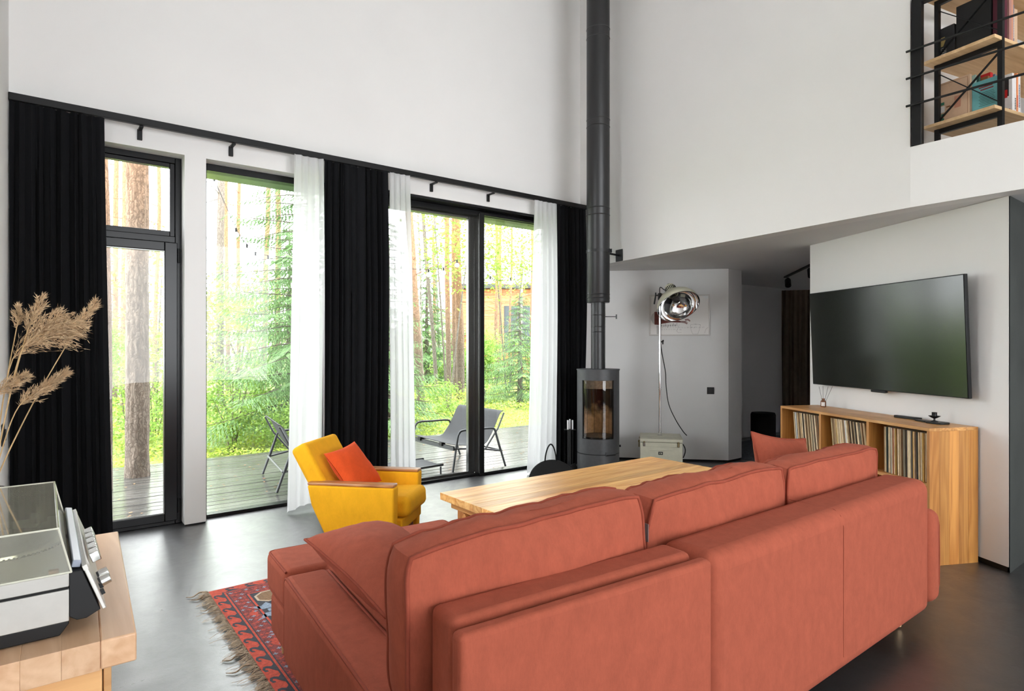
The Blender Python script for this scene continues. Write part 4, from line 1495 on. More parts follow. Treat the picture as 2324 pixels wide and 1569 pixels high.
# ------------------------------------------------------------------ studio lamp corner
def lamp_corner():
    fl = Vector((5.157, 4.397, 0))
    e = Vector((0.648, -0.761, 0)).normalized()
    b = Vector((0.761, 0.648, 0)).normalized()
    LW, DP, HT = 0.450, 0.46, 0.386
    c = fl + e * LW / 2 + b * DP / 2
    Z = Vector((0, 0, 1))
    t = thing('lamp_case', 'cream metal equipment case with clasps, carrying the studio lamp', 'case', (c.x, c.y, 0))
    MB().obox(c + Z * 0.175, e, b, Z, LW / 2, DP / 2, 0.170).build('body', 'case_cream', t, bevel=0.010, seg=3)
    MB().obox(c + Z * 0.367, e, b, Z, LW / 2 + 0.003, DP / 2 + 0.003, 0.018).build('lid', 'case_cream', t, bevel=0.008, seg=3)
    MB().obox(c + Z * 0.3465, e, b, Z, LW / 2 - 0.002, DP / 2 - 0.002, 0.003).build('lid_gap', 'case_line', t)
    MB().obox(c + b * (-0.11) + Z * 0.3855, e, b, Z, LW / 2 - 0.02, 0.0022, 0.0008).build('lid_crease', 'case_line', t)
    for z, hw in ((0.305, 0.165), (0.265, 0.125), (0.200, 0.125), (0.160, 0.165), (0.06, 0.165)):
        MB().obox(fl + e * LW / 2 + Z * z - b * 0.001, e, b, Z, hw, 0.0030, 0.0040).build('pressed_rib', 'case_cream', t, bevel=0.0015)
    for x in (0.045, 0.405):
        k = MB().obox(fl + e * x + Z * 0.330 - b * 0.008, e, b, Z, 0.012, 0.007, 0.026).build('clasp', 'brass_old' if x > 0.2 else 'steel', t, bevel=0.004)
        MB().obox(fl + e * x + Z * 0.352 - b * 0.013, e, b, Z, 0.010, 0.004, 0.008).build('clasp_hook', 'brass_old', k, bevel=0.002)
    q = fl + b * (DP * 0.40)
    k = MB().obox(q - e * 0.010 + Z * 0.305, b, Z, e, 0.020, 0.040, 0.007).build('side_clasp', 'brass_old', t, bevel=0.006)
    MB().tube([q - e * 0.018 + Z * 0.33 - b * 0.035, q - e * 0.018 + Z * 0.33 + b * 0.035], 0.005, 8).build('clasp_bar', 'brass_old', k)
    MB().obox(fl + b * (DP * 0.35) - e * 0.004 + Z * 0.372, b, Z, e, 0.012, 0.010, 0.006).build('hinge', 'brass_old', t)
    pl = MB().obox(fl + e * 0.218 + Z * 0.232 - b * 0.004, e, b, Z, 0.024, 0.0025, 0.016).build('name_plate', 'black_plastic', t)
    m = MB()
    for x, z, w, h in ((-0.010, 0.004, 0.006, 0.0018), (-0.013, -0.002, 0.0016, 0.008), (-0.007, 0.0, 0.004, 0.0016), (0.004, 0.0, 0.0016, 0.009), (0.010, 0.005, 0.005, 0.0016), (0.010, -0.004, 0.005, 0.0016), (0.015, 0.0, 0.0016, 0.006)):
        m.obox(fl + e * (0.218 + x) + Z * (0.232 + z) - b * 0.007, e, b, Z, w, 0.0006, h)
    m.build('plate_print', 'case_cream', pl)
    for x in (0.05, LW - 0.05):
        for y in (0.06, DP - 0.06):
            MB().lathe([(0.001, 0), (0.014, 0), (0.014, 0.006), (0.001, 0.006)], 10, tuple(fl + e * x + b * y)).build('foot', 'black_plastic', t)

    base = Vector((5.515, 4.415, 0.3865))
    t = thing('studio_lamp', 'vintage studio lamp with a large chrome reflector on a chrome stand', 'lamp', tuple(base))
    lean = Vector((-0.006, -0.004, 0))
    MB().lathe([(0.001, 0.0), (0.030, 0.0), (0.030, 0.006), (0.017, 0.008), (0.017, 0.042), (0.001, 0.043)], 20, tuple(base)).build('socket', 'chrome', t, smooth=True)
    MB().tube([base + Z * 0.02, base + Z * 1.07 + lean * 0.6], 0.0135, 14).build('lower_tube', 'chrome', t, smooth=True)
    MB().tube([base + Z * 1.05 + lean * 0.6, base + Z * 1.60 + lean], 0.0100, 14).build('upper_tube', 'chrome', t, smooth=True)
    for z in (0.515, 0.540, 1.045):
        MB().lathe([(0.014, z - 0.008), (0.0175, z - 0.006), (0.0175, z + 0.006), (0.014, z + 0.008)], 18, tuple(base)).build('collar', 'chrome', t, smooth=True)
    right = Vector((0.7916, -0.611, 0))
    fwd = Vector((0.611, 0.7916, 0))
    k = base + Z * 1.055
    kn = MB().tube([k, k + right * 0.030], 0.006, 8).build('height_screw', 'black_plastic', t)
    m = MB()
    for a in range(3):
        an = a * 2 * PI / 3 + 0.4
        m.obox(k + right * 0.034 + Z * 0.012 * math.sin(an) + fwd * 0.012 * math.cos(an), right, Z * math.sin(an) + fwd * math.cos(an), Z * math.cos(an) - fwd * math.sin(an), 0.007, 0.016, 0.008)
    m.build('screw_wing', 'black_plastic', kn, bevel=0.003)
    # head
    rc = Vector((5.590, 4.215, 1.832))
    ax = (right * 0.16 - Z * 0.76 - fwd * 0.63).normalized()
    prof = [(0.237, 0.0), (0.236, -0.025), (0.226, -0.065), (0.204, -0.105), (0.170, -0.142), (0.125, -0.172), (0.075, -0.190), (0.050, -0.195)]
    MB().lathe(prof, 56, tuple(rc), ax).build('shade', 'cream_enamel', t, smooth=True)
    MB().lathe([(r_ - 0.003, z_) for r_, z_ in prof], 56, tuple(rc), ax).build('reflector', 'chrome', t, smooth=True)
    MB().lathe([(0.234, 0.003), (0.239, 0.003), (0.240, -0.003), (0.237, -0.008), (0.234, 0.003)], 56, tuple(rc), ax).build('rim', 'steel', t, smooth=True)
    MB().lathe([(0.001, -0.335), (0.030, -0.332), (0.052, -0.318), (0.060, -0.290), (0.062, -0.185), (0.045, -0.180)], 32, tuple(rc), ax).build('housing', 'cream_enamel', t, smooth=True)
    s0 = ax.cross(Vector((0, 0, 1))).normalized()
    u0 = ax.cross(s0)
    m = MB()
    for i in range(20):
        an = 2 * PI * i / 20
        n_ = s0 * math.cos(an) + u0 * math.sin(an)
        m.obox(rc + ax * (-0.265) + n_ * 0.0605, ax, n_.cross(ax), n_, 0.024, 0.0045, 0.003)
    m.build('vent_slot', 'black_base', t)
    MB().lathe([(0.001, -0.352), (0.020, -0.350), (0.026, -0.335), (0.020, -0.326)], 18, tuple(rc), ax).build('cable_cap', 'black_plastic', t, smooth=True)
    bl = MB().lathe([(0.020, -0.185), (0.022, -0.150), (0.040, -0.125), (0.047, -0.095), (0.038, -0.065), (0.001, -0.052)], 20, tuple(rc), ax)
    bl.build('bulb', 'steel', t, smooth=True)
    # yoke from the pole clamp to the shade
    cl = base + Z * 1.565 + lean
    MB().obox(cl, right, fwd, Z, 0.018, 0.022, 0.040).build('pole_clamp', 'black_plastic', t, bevel=0.006)
    MB().tube([cl + Z * 0.02, cl + right * 0.05 + Z * 0.03, rc + ax * (-0.16) - right * 0.10 + Z * 0.04], 0.009, 10).build('yoke', 'steel', t, smooth=True)
    lv = MB().tube([cl + Z * 0.015, cl - right * 0.045 + Z * 0.015], 0.007, 8).build('tilt_lever', 'black_plastic', t)
    MB().tube([cl - right * 0.045 + Z * 0.045, cl - right * 0.047 + Z * 0.005, cl - right * 0.062 - Z * 0.085], [0.007, 0.008, 0.009], 8).build('lever_grip', 'black_plastic', lv, smooth=True)
    # cable down to the case
    c0 = rc + ax * (-0.350)
    pts = [c0, c0 - right * 0.04 - Z * 0.06, cl + right * 0.01 + Z * 0.10 + fwd * 0.04, cl + right * 0.02 - Z * 0.12 + fwd * 0.03]

    pts2 = [(5.535, 4.420, 1.46), (5.545, 4.405, 1.30), (5.570, 4.380, 1.10), (5.575, 4.375, 0.95), (5.590, 4.350, 0.74), (5.632, 4.290, 0.57), (5.680, 4.225, 0.44), (5.705, 4.190, 0.392)]
    MB().tube(smooth_path(pts + [Vector(p) for p in pts2], 6), 0.0050, 8).build('cable', 'black_plastic', t, smooth=True)
    q = fl + e * (LW + 0.004) + b * 0.06
    pts3 = [q + Z * 0.330, q + e * 0.022 + Z * 0.29, q + e * 0.026 + Z * 0.25, q + e * 0.016 + Z * 0.21, q + e * 0.004 + Z * 0.18]
    MB().tube(smooth_path(pts3, 6), 0.0055, 8).build('cable_end', 'black_plastic', t, smooth=True)

    # framed print on the angled wall
    P = Vector((5.63, 5.09, 0))
    d = Vector((0.87, -0.91, 0)).normalized()
    n = Vector((-d.y, d.x, 0))
    if n.x > 0:
        n = -n
    W0, H0 = 0.714, 0.500
    o = P + d * 0.330 + Vector((0, 0, 1.517)) + n * 0.001
    t = thing('framed_print', 'pale framed sketch print with handwriting on the wall behind the lamp', 'picture', (o.x, o.y, 1.517))

    def R_(m, x0, x1, z0, z1, off, th):
        m.obox(o + d * (x0 + x1) / 2 + Z * (z0 + z1) / 2 + n * (off + th / 2), d, Z, n, (x1 - x0) / 2, (z1 - z0) / 2, th / 2)
        return m
    m = MB()
    R_(m, 0, W0, 0, 0.018, 0, 0.016)
    R_(m, 0, W0, H0 - 0.018, H0, 0, 0.016)
    R_(m, 0, 0.018, 0.018, H0 - 0.018, 0, 0.016)
    R_(m, W0 - 0.018, W0, 0.018, H0 - 0.018, 0, 0.016)
    m.build('frame', 'frame_pale', t, bevel=0.002)
    sh = R_(MB(), 0.017, W0 - 0.017, 0.017, H0 - 0.017, 0.002, 0.003).build('sheet', 'paper_white', t)

    def poly(pts, mat, lay, nm='print_shape'):
        q = [((x - 1475) / 136 * W0, (763 - y) / 94 * H0) for x, y in pts]
        m_ = MB().add([o + d * a + Z * b_ + n * (0.0052 + 0.0002 * lay) for a, b_ in q], [list(range(len(q)))])
        ob = m_.build(nm, mat, sh)
        return ob
    poly([(1478, 724), (1481, 714), (1490, 706), (1497, 690), (1503, 672), (1520, 676), (1522, 700), (1514, 730), (1498, 737), (1484, 735)], 'print_pale', 0)
    poly([(1487, 708), (1499, 708), (1504, 716), (1520, 724), (1545, 729), (1562, 730), (1548, 733), (1525, 732), (1505, 735), (1497, 738), (1487, 737)], 'print_maroon', 1)
    poly([(1545, 729), (1556, 731), (1562, 733), (1560, 737), (1554, 734), (1546, 733)], 'print_mauve', 2)
    poly([(1555, 725), (1563, 724), (1568, 729), (1566, 731), (1562, 728), (1556, 729)], 'print_mauve', 3)
    poly([(1594, 670), (1608, 671), (1607, 678), (1602, 679), (1596, 675)], 'white_paint', 1)
    poly([(1492, 739), (1500, 739), (1500, 759), (1492, 759)], 'print_pale', 1)

    def stroke(pts, w, mat='ink'):
        m_ = MB()
        q = [o + d * ((x - 1475) / 136 * W0) + Z * ((763 - y) / 94 * H0) + n * 0.0062 for x, y in pts]
        for a, b_ in zip(q[:-1], q[1:]):
            m_.bar(a, b_, w, 0.0006, up=n)
        return m_
    G = {'n': [[(0, 1), (0, 0)], [(0, .4), (.3, .1), (.6, .2), (.6, 1)]], 'o': [[(.3, 0), (0, .4), (.2, 1), (.6, .7), (.5, .1), (.3, 0)]],
         'k': [[(0, -1), (0, 1)], [(.6, 0), (0, .5), (.6, 1)]], 'p': [[(0, 0), (0, 1.8)], [(0, .2), (.6, .1), (.6, .8), (0, .9)]],
         'e': [[(0, .5), (.6, .4), (.3, 0), (0, .5), (.3, 1), (.6, .9)]], 'd': [[(.6, -1), (.6, 1)], [(.6, .2), (.1, .1), (0, .8), (.5, .9)]],
         'a': [[(.6, .1), (.1, .1), (0, .8), (.5, .9), (.6, .1), (.7, 1)]], 'l': [[(.2, -1), (.1, .8), (.4, 1)]], 'i': [[(.2, 0), (.2, 1)]], 's': [[(.5, 0), (0, .3), (.5, .7), (0, 1)]], 'm': [[(0, 1), (0, 0), (.3, .5), (.6, 0), (.6, 1)]]}
    tx = MB()
    x = 1502.0
    for ch in 'nokpedal':
        for st in G[ch]:
            mm = stroke([(x + a * 4.2, 738.5 + b_ * 3.6 - (x - 1502) * 0.04) for a, b_ in st], 0.0032)
            tx.add(mm.v, mm.f)
        x += 5.0
    tx.build('handwriting', 'ink', sh)
    tx = MB()
    r = random.Random(2)
    for row, (xa, xb, y) in enumerate(((1491, 1576, 743.5), (1495, 1546, 748.5), (1568, 1596, 744))):
        x = xa
        while x < xb:
            pts = [(x + i * 0.9, y + r.uniform(-1.3, 1.3)) for i in range(r.choice((4, 5, 7)))]
            mm = stroke(pts, 0.0018)
            tx.add(mm.v, mm.f)
            x += len(pts) * 0.9 + 1.6
    for pts in ([(1568, 738), (1569, 750), (1573, 759), (1584, 759), (1588, 748), (1590, 738), (1579, 736), (1568, 738)], [(1617 - 18, 757), (1602, 748), (1607, 744)], [(1543, 737), (1537, 752), (1541, 756), (1548, 755)], [(1577, 737), (1582, 738)], [(1586, 737), (1590, 739)]):
        mm = stroke(pts, 0.0022)
        tx.add(mm.v, mm.f)
    tx.build('handwriting', 'ink_pale', sh)
    # switch
    q = P + d * 1.052 + n * 0.005 + Z * 0.857
    t = thing('light_switch', 'square black light switch on the angled white wall', 'switch', tuple(q - Z * 0.04))
    MB().obox(q, d, Z, n, 0.0415, 0.0415, 0.005).build('plate', 'black_plastic', t, bevel=0.002)
    MB().obox(q + n * 0.006, d, Z, n, 0.030, 0.030, 0.002).build('rocker', 'black_plastic', t, bevel=0.001)


def smooth_path(P, k=6):
    P = [Vector(p) for p in P]
    out = []
    n = len(P)
    for i in range(n - 1):
        a, b, c, d = P[max(i - 1, 0)], P[i], P[i + 1], P[min(i + 2, n - 1)]
        for j in range(k):
            t = j / k
            out.append(0.5 * ((2 * b) + (c - a) * t + (2 * a - 5 * b + 4 * c - d) * t * t + (3 * b - a - 3 * c + d) * t ** 3))
    out.append(P[-1])
    return out


def hall_things():
    t = thing('pouf', 'black round pouf standing in the dark hallway', 'pouf', (8.33, 4.79, 0.008))
    MB().lathe([(0.001, 0.0), (0.165, 0.0), (0.172, 0.02), (0.172, 0.385), (0.160, 0.412), (0.001, 0.418)], 32, (8.33, 4.79, 0.008)).build('body', 'pouf_black', t, smooth=True)
    MB().lathe([(0.1725, 0.365), (0.1745, 0.369), (0.1725, 0.373)], 32, (8.33, 4.79, 0.008)).build('seam', 'black_base', t, smooth=True)
    m = MB().box(6.83, 9.0, 4.115, 4.95, 0.001, 0.008)
    tag(m.build('hall_rug', 'hall_rug', None, bevel=0.003), 'grey woven rug on the hallway floor', 'rug')
    a, b = Vector((7.847, 4.198, 2.318)), Vector((6.70, 3.23, 2.318))
    t = thing('track_light', 'black track light on the hallway ceiling with small spots', 'track light', tuple(a))
    MB().bar(a, b, 0.036, 0.030).build('track', 'black_metal', t)
    d = (b - a).normalized()
    for k, s in enumerate((0.16, 1.28)):
        p = a + d * s
        sp = MB().bar(p - Vector((0, 0, 0.03)), p - Vector((0, 0, 0.075)), 0.022, 0.022).build('spot_stem', 'black_metal', t)
        ax = Vector((-0.55, -0.35, -0.75)).normalized()
        q = p - Vector((0, 0, 0.10))
        MB().lathe([(0.001, -0.055), (0.036, -0.055), (0.038, -0.05), (0.038, 0.05), (0.034, 0.052), (0.032, 0.02), (0.001, 0.02)], 20, tuple(q), ax).build('spot_can', 'black_metal', sp, smooth=True)
    t = thing('wall_socket', 'black wall socket at the left edge of the room', 'socket', (-0.18, 4.38, 0.86))
    MB().box(-0.180, -0.168, 4.34, 4.42, 0.845, 0.965).build('plate', 'black_plastic', t, bevel=0.003)
    MB().box(-0.168, -0.160, 4.36, 4.40, 0.875, 0.935).build('insert', 'black_plastic', t, bevel=0.002)


# ------------------------------------------------------------------ cabinet, record player, reeds
def cabinet_corner():
    t = thing('cabinet', 'beech cabinet with a thick top in the left foreground', 'cabinet', (0.0, 2.04, 0))
    def lerp(u, w):
        # top outline: slightly askew to the wall
        return (-0.172 + (0.338 + 0.040 * w) * u, 1.585 + 0.905 * w + 0.0 * u)
    n = 5
    for i in range(n):
        a, b = i / n + 0.0003, (i + 1) / n - 0.0003
        m = MB().prism([lerp(a, 0), lerp(b, 0), lerp(b, 1), lerp(a, 1)], 0.697, 0.760)
        m.build('top_stave', 'wood_cabinet', t, bevel=0.004 if i == n - 1 else 0.0008, seg=2)
    m = MB().prism([(-0.165, 1.625), (0.105, 1.625), (0.140, 2.45), (-0.165, 2.45)], 0.03, 0.697)
    m.build('body', 'wood_cabinet_front', t, bevel=0.004)
    for w0, w1 in ((1.63, 2.035), (2.04, 2.445)):
        m = MB().prism([(0.107 + (w0 - 1.625) * 0.042, w0), (0.122 + (w0 - 1.625) * 0.042, w0), (0.122 + (w1 - 1.625) * 0.042, w1), (0.107 + (w1 - 1.625) * 0.042, w1)], 0.05, 0.690)
        d = m.build('door', 'wood_cabinet_front', t, bevel=0.002)
        MB().sphere((0.135 + (w0 - 1.6) * 0.042, (w0 + w1) / 2, 0.40), 0.012, 12, 8).build('knob', 'wood_leg', d, smooth=True)
    for x, y in ((-0.13, 1.68), (0.08, 1.68), (-0.13, 2.40), (0.10, 2.40)):
        MB().lathe([(0.001, 0), (0.018, 0), (0.022, 0.03), (0.001, 0.03)], 12, (x, y, 0)).build('foot', 'wood_leg', t)

    t = thing('record_player', 'vintage silver and black record player with a smoky dust cover', 'record player', (-0.05, 1.95, 0.761))
    y0, y1 = 1.658, 2.245
    xb = -0.166
    m = MB().slab([(xb, 0.763), (0.030, 0.763), (0.046, 0.785), (0.046, 0.792), (xb, 0.792)], (0, y1 - 0.004, 0), (1, 0, 0), (0, 0, 1), y1 - y0 - 0.008)
    m.build('base', 'black_plastic', t, bevel=0.002)
    MB().box(xb, 0.046, y0, y1, 0.792, 0.862).build('plinth_lower', 'silver_grey', t, bevel=0.002)
    MB().box(xb, 0.044, y0 + 0.003, y1 - 0.003, 0.862, 0.868).build('plinth_groove', 'black_base', t)
    MB().box(xb, 0.046, y0, y1, 0.868, 0.897).build('plinth_upper', 'silver_grey', t, bevel=0.002)
    # black wedge that carries the slanting control panel
    m = MB().slab([(0.046, 0.898), (0.070, 0.898), (0.074, 0.886), (0.104, 0.802), (0.078, 0.789), (0.060, 0.789), (0.046, 0.800)], (0, y1 - 0.004, 0), (1, 0, 0), (0, 0, 1), y1 - y0 - 0.008)
    m.build('wedge', 'black_plastic', t, bevel=0.0015)
    ex, ez = Vector((0.030, 0, -0.084)).normalized(), Vector((0.084, 0, 0.030)).normalized()
    yc = (y0 + y1) / 2
    hy = (y1 - y0) / 2 - 0.002
    pc = Vector((0.090, yc, 0.850))
    MB().obox(pc + ez * 0.004, ex, (0, 1, 0), ez, 0.052, hy, 0.004).build('control_panel', 'silver_panel', t, bevel=0.0015)
    MB().obox(Vector((0.0755, yc, 0.903)), ex, (0, 1, 0), ez, 0.006, hy, 0.005).build('trim_strip', 'silver_panel', t, bevel=0.001)
    MB().obox(Vector((0.0600, yc + 0.01, 0.909)), (1, 0, -0.2), (0, 1, 0), (0.2, 0, 1), 0.0085, hy - 0.01, 0.008).build('dial_window', 'dial_blue', t, bevel=0.002)
    for i in range(5):
        y = 1.800 + i * 0.052
        MB().obox(Vector((0.1005, y, 0.889)), ex, (0, 1, 0), ez, 0.0125, 0.019, 0.010).build('push_button', 'steel', t, bevel=0.002)
    for i, y in enumerate((1.700, 1.745)):
        MB().lathe([(0.001, 0.016), (0.012, 0.015), (0.013, 0.0), (0.013, -0.003)], 18, tuple(Vector((0.1045, y, 0.852)) + ez * 0.006), ez).build('knob', 'steel', t, smooth=True)
    for i in range(4):
        MB().obox(Vector((0.108, 1.70 + 0.045 * i, 0.828)), ex, (0, 1, 0), ez, 0.006, 0.004, 0.006).build('slider', 'black_plastic', t)
    # deck under the cover
    MB().box(xb + 0.01, 0.036, y0 + 0.012, y1 - 0.012, 0.897, 0.9005).build('deck_plate', 'silver_grey', t)
    pcx, pcy = -0.085, 1.955
    pl = MB().lathe([(0.001, 0.914), (0.120, 0.914), (0.132, 0.911), (0.134, 0.9045), (0.130, 0.9005)], 64, (pcx, pcy, 0)).build('platter', 'steel', t, smooth=True)
    m = MB()
    for i in range(90):
        a = 2 * PI * i / 90
        m.obox(Vector((pcx + 0.1338 * math.cos(a), pcy + 0.1338 * math.sin(a), 0.9045)), (-math.sin(a), math.cos(a), 0), (0, 0, 1), (math.cos(a), math.sin(a), 0), 0.0022, 0.0022, 0.001)
    m.build('strobe_dots', 'black_base', pl)
    MB().lathe([(0.001, 0.917), (0.116, 0.917), (0.118, 0.9145)], 64, (pcx, pcy, 0)).build('mat', 'vinyl', pl, smooth=True)
    MB().lathe([(0.001, 0.935), (0.004, 0.934), (0.0045, 0.915)], 12, (pcx, pcy, 0)).build('spindle', 'chrome', pl, smooth=True)
    ap = Vector((-0.01, 2.185, 0.9005))
    ar = MB().lathe([(0.001, 0.03), (0.018, 0.03), (0.022, 0.0)], 20, tuple(ap)).build('tonearm_pivot', 'steel', t, smooth=True)
    MB().tube([ap + Vector((0, 0.02, 0.033)), ap + Vector((0.012, -0.10, 0.035)), ap + Vector((0.0, -0.20, 0.030)), ap + Vector((-0.02, -0.235, 0.026))], 0.0035, 8).build('tonearm', 'steel', ar, smooth=True)
    # dust cover: slanting front, flat top
    A = [(0.050, 0.8985), (0.027, 0.9985)]
    m = MB()
    v = [(xb, y0 + 0.004, 0.8985), (A[0][0], y0 + 0.004, 0.8985), (A[1][0], y0 + 0.006, 0.9985), (xb, y0 + 0.006, 0.9985),
         (xb, y1 - 0.004, 0.8985), (A[0][0], y1 - 0.004, 0.8985), (A[1][0], y1 - 0.006, 0.9985), (xb, y1 - 0.006, 0.9985)]
    m.add(v, [(0, 1, 2, 3), (1, 5, 6, 2), (5, 4, 7, 6), (3, 2, 6, 7)])
    cv = m.build('dust_cover', 'cover_smoke', t)
    m = MB()
    m.tube([v[1], v[2]], 0.0022, 6)
    m.tube([v[2], v[6]], 0.0024, 6)
    m.tube([v[2], v[3]], 0.0022, 6)
    m.tube([v[6], v[7]], 0.0020, 6)
    m.tube([v[5], v[6]], 0.0020, 6)
    m.tube([v[0], v[1]], 0.0022, 6)
    m.tube([v[1], v[5]], 0.0022, 6)
    m.build('cover_edge', 'cover_edge', cv, smooth=True)
    MB().box(0.010, 0.028, y0 + 0.008, y0 + 0.022, 0.8975, 0.9065).build('cover_catch', 'wood_leg', t)

    # vase with dry reeds
    vp = Vector((-0.118, 2.385, 0.7605))
    t = thing('vase', 'slim grey vase holding dry reeds on the cabinet', 'vase', tuple(vp))
    MB().lathe([(0.001, 0.0), (0.036, 0.0), (0.044, 0.02), (0.046, 0.09), (0.034, 0.16), (0.026, 0.195), (0.029, 0.215), (0.026, 0.215), (0.022, 0.195), (0.030, 0.16), (0.001, 0.03)], 28, tuple(vp)).build('body', 'vase_grey', t, smooth=True)
    mouth = vp + Vector((0, 0, 0.205))
    G = 'dry reeds in the vase'
    specs = [
        ('dry reed with the tallest feathery head, leaning farthest right in the vase', (0.052, 2.300, 1.390), (0.132, 2.300, 1.540), 0.030, 420, 0.0, 1),
        ('dry reed with a dense catkin-like head, lowest on the right', (-0.055, 2.300, 1.222), (0.060, 2.300, 1.322), 0.022, 620, 0.0, 2),
        ('dry reed with an upright feathery tip, centre of the bunch', (-0.040, 2.300, 1.425), (-0.002, 2.300, 1.545), 0.026, 330, 0.0, 3),
        ('dry reed with a broad drooping plume nodding right, in front of the bunch', (-0.045, 2.280, 1.395), (0.080, 2.280, 1.470), 0.060, 720, 0.9, 4),
        ('dry reed with a wide plume arching over the curtain edge', (-0.070, 2.320, 1.360), (0.045, 2.330, 1.500), 0.052, 620, 0.6, 5),
        ('dry reed with a short catkin-like head at the left edge of the picture', (-0.125, 2.290, 1.250), (-0.036, 2.290, 1.312), 0.024, 380, 0.1, 6),
        ('dry reed with a thin small tip left of the upright one', (-0.062, 2.340, 1.450), (-0.056, 2.350, 1.520), 0.014, 110, 0.0, 7),
        ('dry reed with a plume bending left out of the picture', (-0.128, 2.310, 1.360), (-0.150, 2.290, 1.500), 0.040, 380, 0.2, 8),
    ]
    for lab, pb, pt, rad, cnt, droop, seed in specs:
        r = random.Random(seed)
        pb, pt = Vector(pb), Vector(pt)
        d = thing('dry_reed', lab, 'reed', tuple(mouth - Vector((0, 0, 0.15))), 0, G)
        mid = mouth.lerp(pb, 0.5) + Vector((-0.006, 0, 0.01))
        st = smooth_path([mouth - Vector((0, 0, 0.14)), mouth, mid, pb, pb.lerp(pt, 0.5) + Vector((0, 0, 0.008 * droop)), pt], 5)
        rr = [0.0026 - 0.0019 * i / (len(st) - 1) for i in range(len(st))]
        MB().tube(st, rr, 6).build('stem', 'reed_stem', d, smooth=True)
        axis = pt - pb
        Ln = axis.length
        axis.normalize()
        V, Q = [], []
        s_ = axis.cross(Vector((0.2, 0.9, 0.1))).normalized()
        u_ = axis.cross(s_)
        nb = max(20, cnt // 8)
        for i in range(nb):
            tt = (i + r.random()) / nb
            p0 = pb + axis * Ln * tt * 0.95
            ph_ = r.uniform(0, 6.283)
            rad_d = s_ * math.cos(ph_) + u_ * math.sin(ph_)
            L_ = rad * (2.3 - 1.7 * tt) * r.uniform(0.7, 1.2)
            d0 = (axis * r.uniform(0.9, 1.3) + rad_d * r.uniform(0.45, 0.85)).normalized()
            d1 = (d0 + axis * 0.25 + Vector((0.25 * droop, 0, -0.65 * droop))).normalized()
            p1 = p0 + d0 * L_ * 0.5
            p2 = p1 + d1 * L_ * 0.5
            wv = d0.cross(Vector((r.uniform(-1, 1), r.uniform(-1, 1), r.uniform(-1, 1)))).normalized() * 0.0007
            o = len(V)
            V += [p0 - wv, p0 + wv, p1 + wv * 0.8, p1 - wv * 0.8, p2 + wv * 0.3, p2 - wv * 0.3]
            Q += [(o, o + 1, o + 2, o + 3), (o + 3, o + 2, o + 4, o + 5)]
            for k in range(22):
                u = r.random()
                q = p0.lerp(p1, u * 2) if u < 0.5 else p1.lerp(p2, u * 2 - 1)
                dv = ((d0 if u < 0.5 else d1) * 1.1 + Vector((r.uniform(-.7, .7), r.uniform(-.7, .7), r.uniform(-.7, .7)))).normalized() * r.uniform(0.008, 0.020)
                w2 = dv.cross(Vector((r.uniform(-1, 1), r.uniform(-1, 1), r.uniform(-1, 1)))).normalized() * r.uniform(0.0006, 0.0013)
                o = len(V)
                V += [q - w2 * 0.5, q + dv * 0.45 - w2, q + dv, q + dv * 0.45 + w2]
                Q += [(o, o + 1, o + 2, o + 3)]
        np_mesh('plume', [tuple(p) for p in V], Q, 'reed_plume', d)


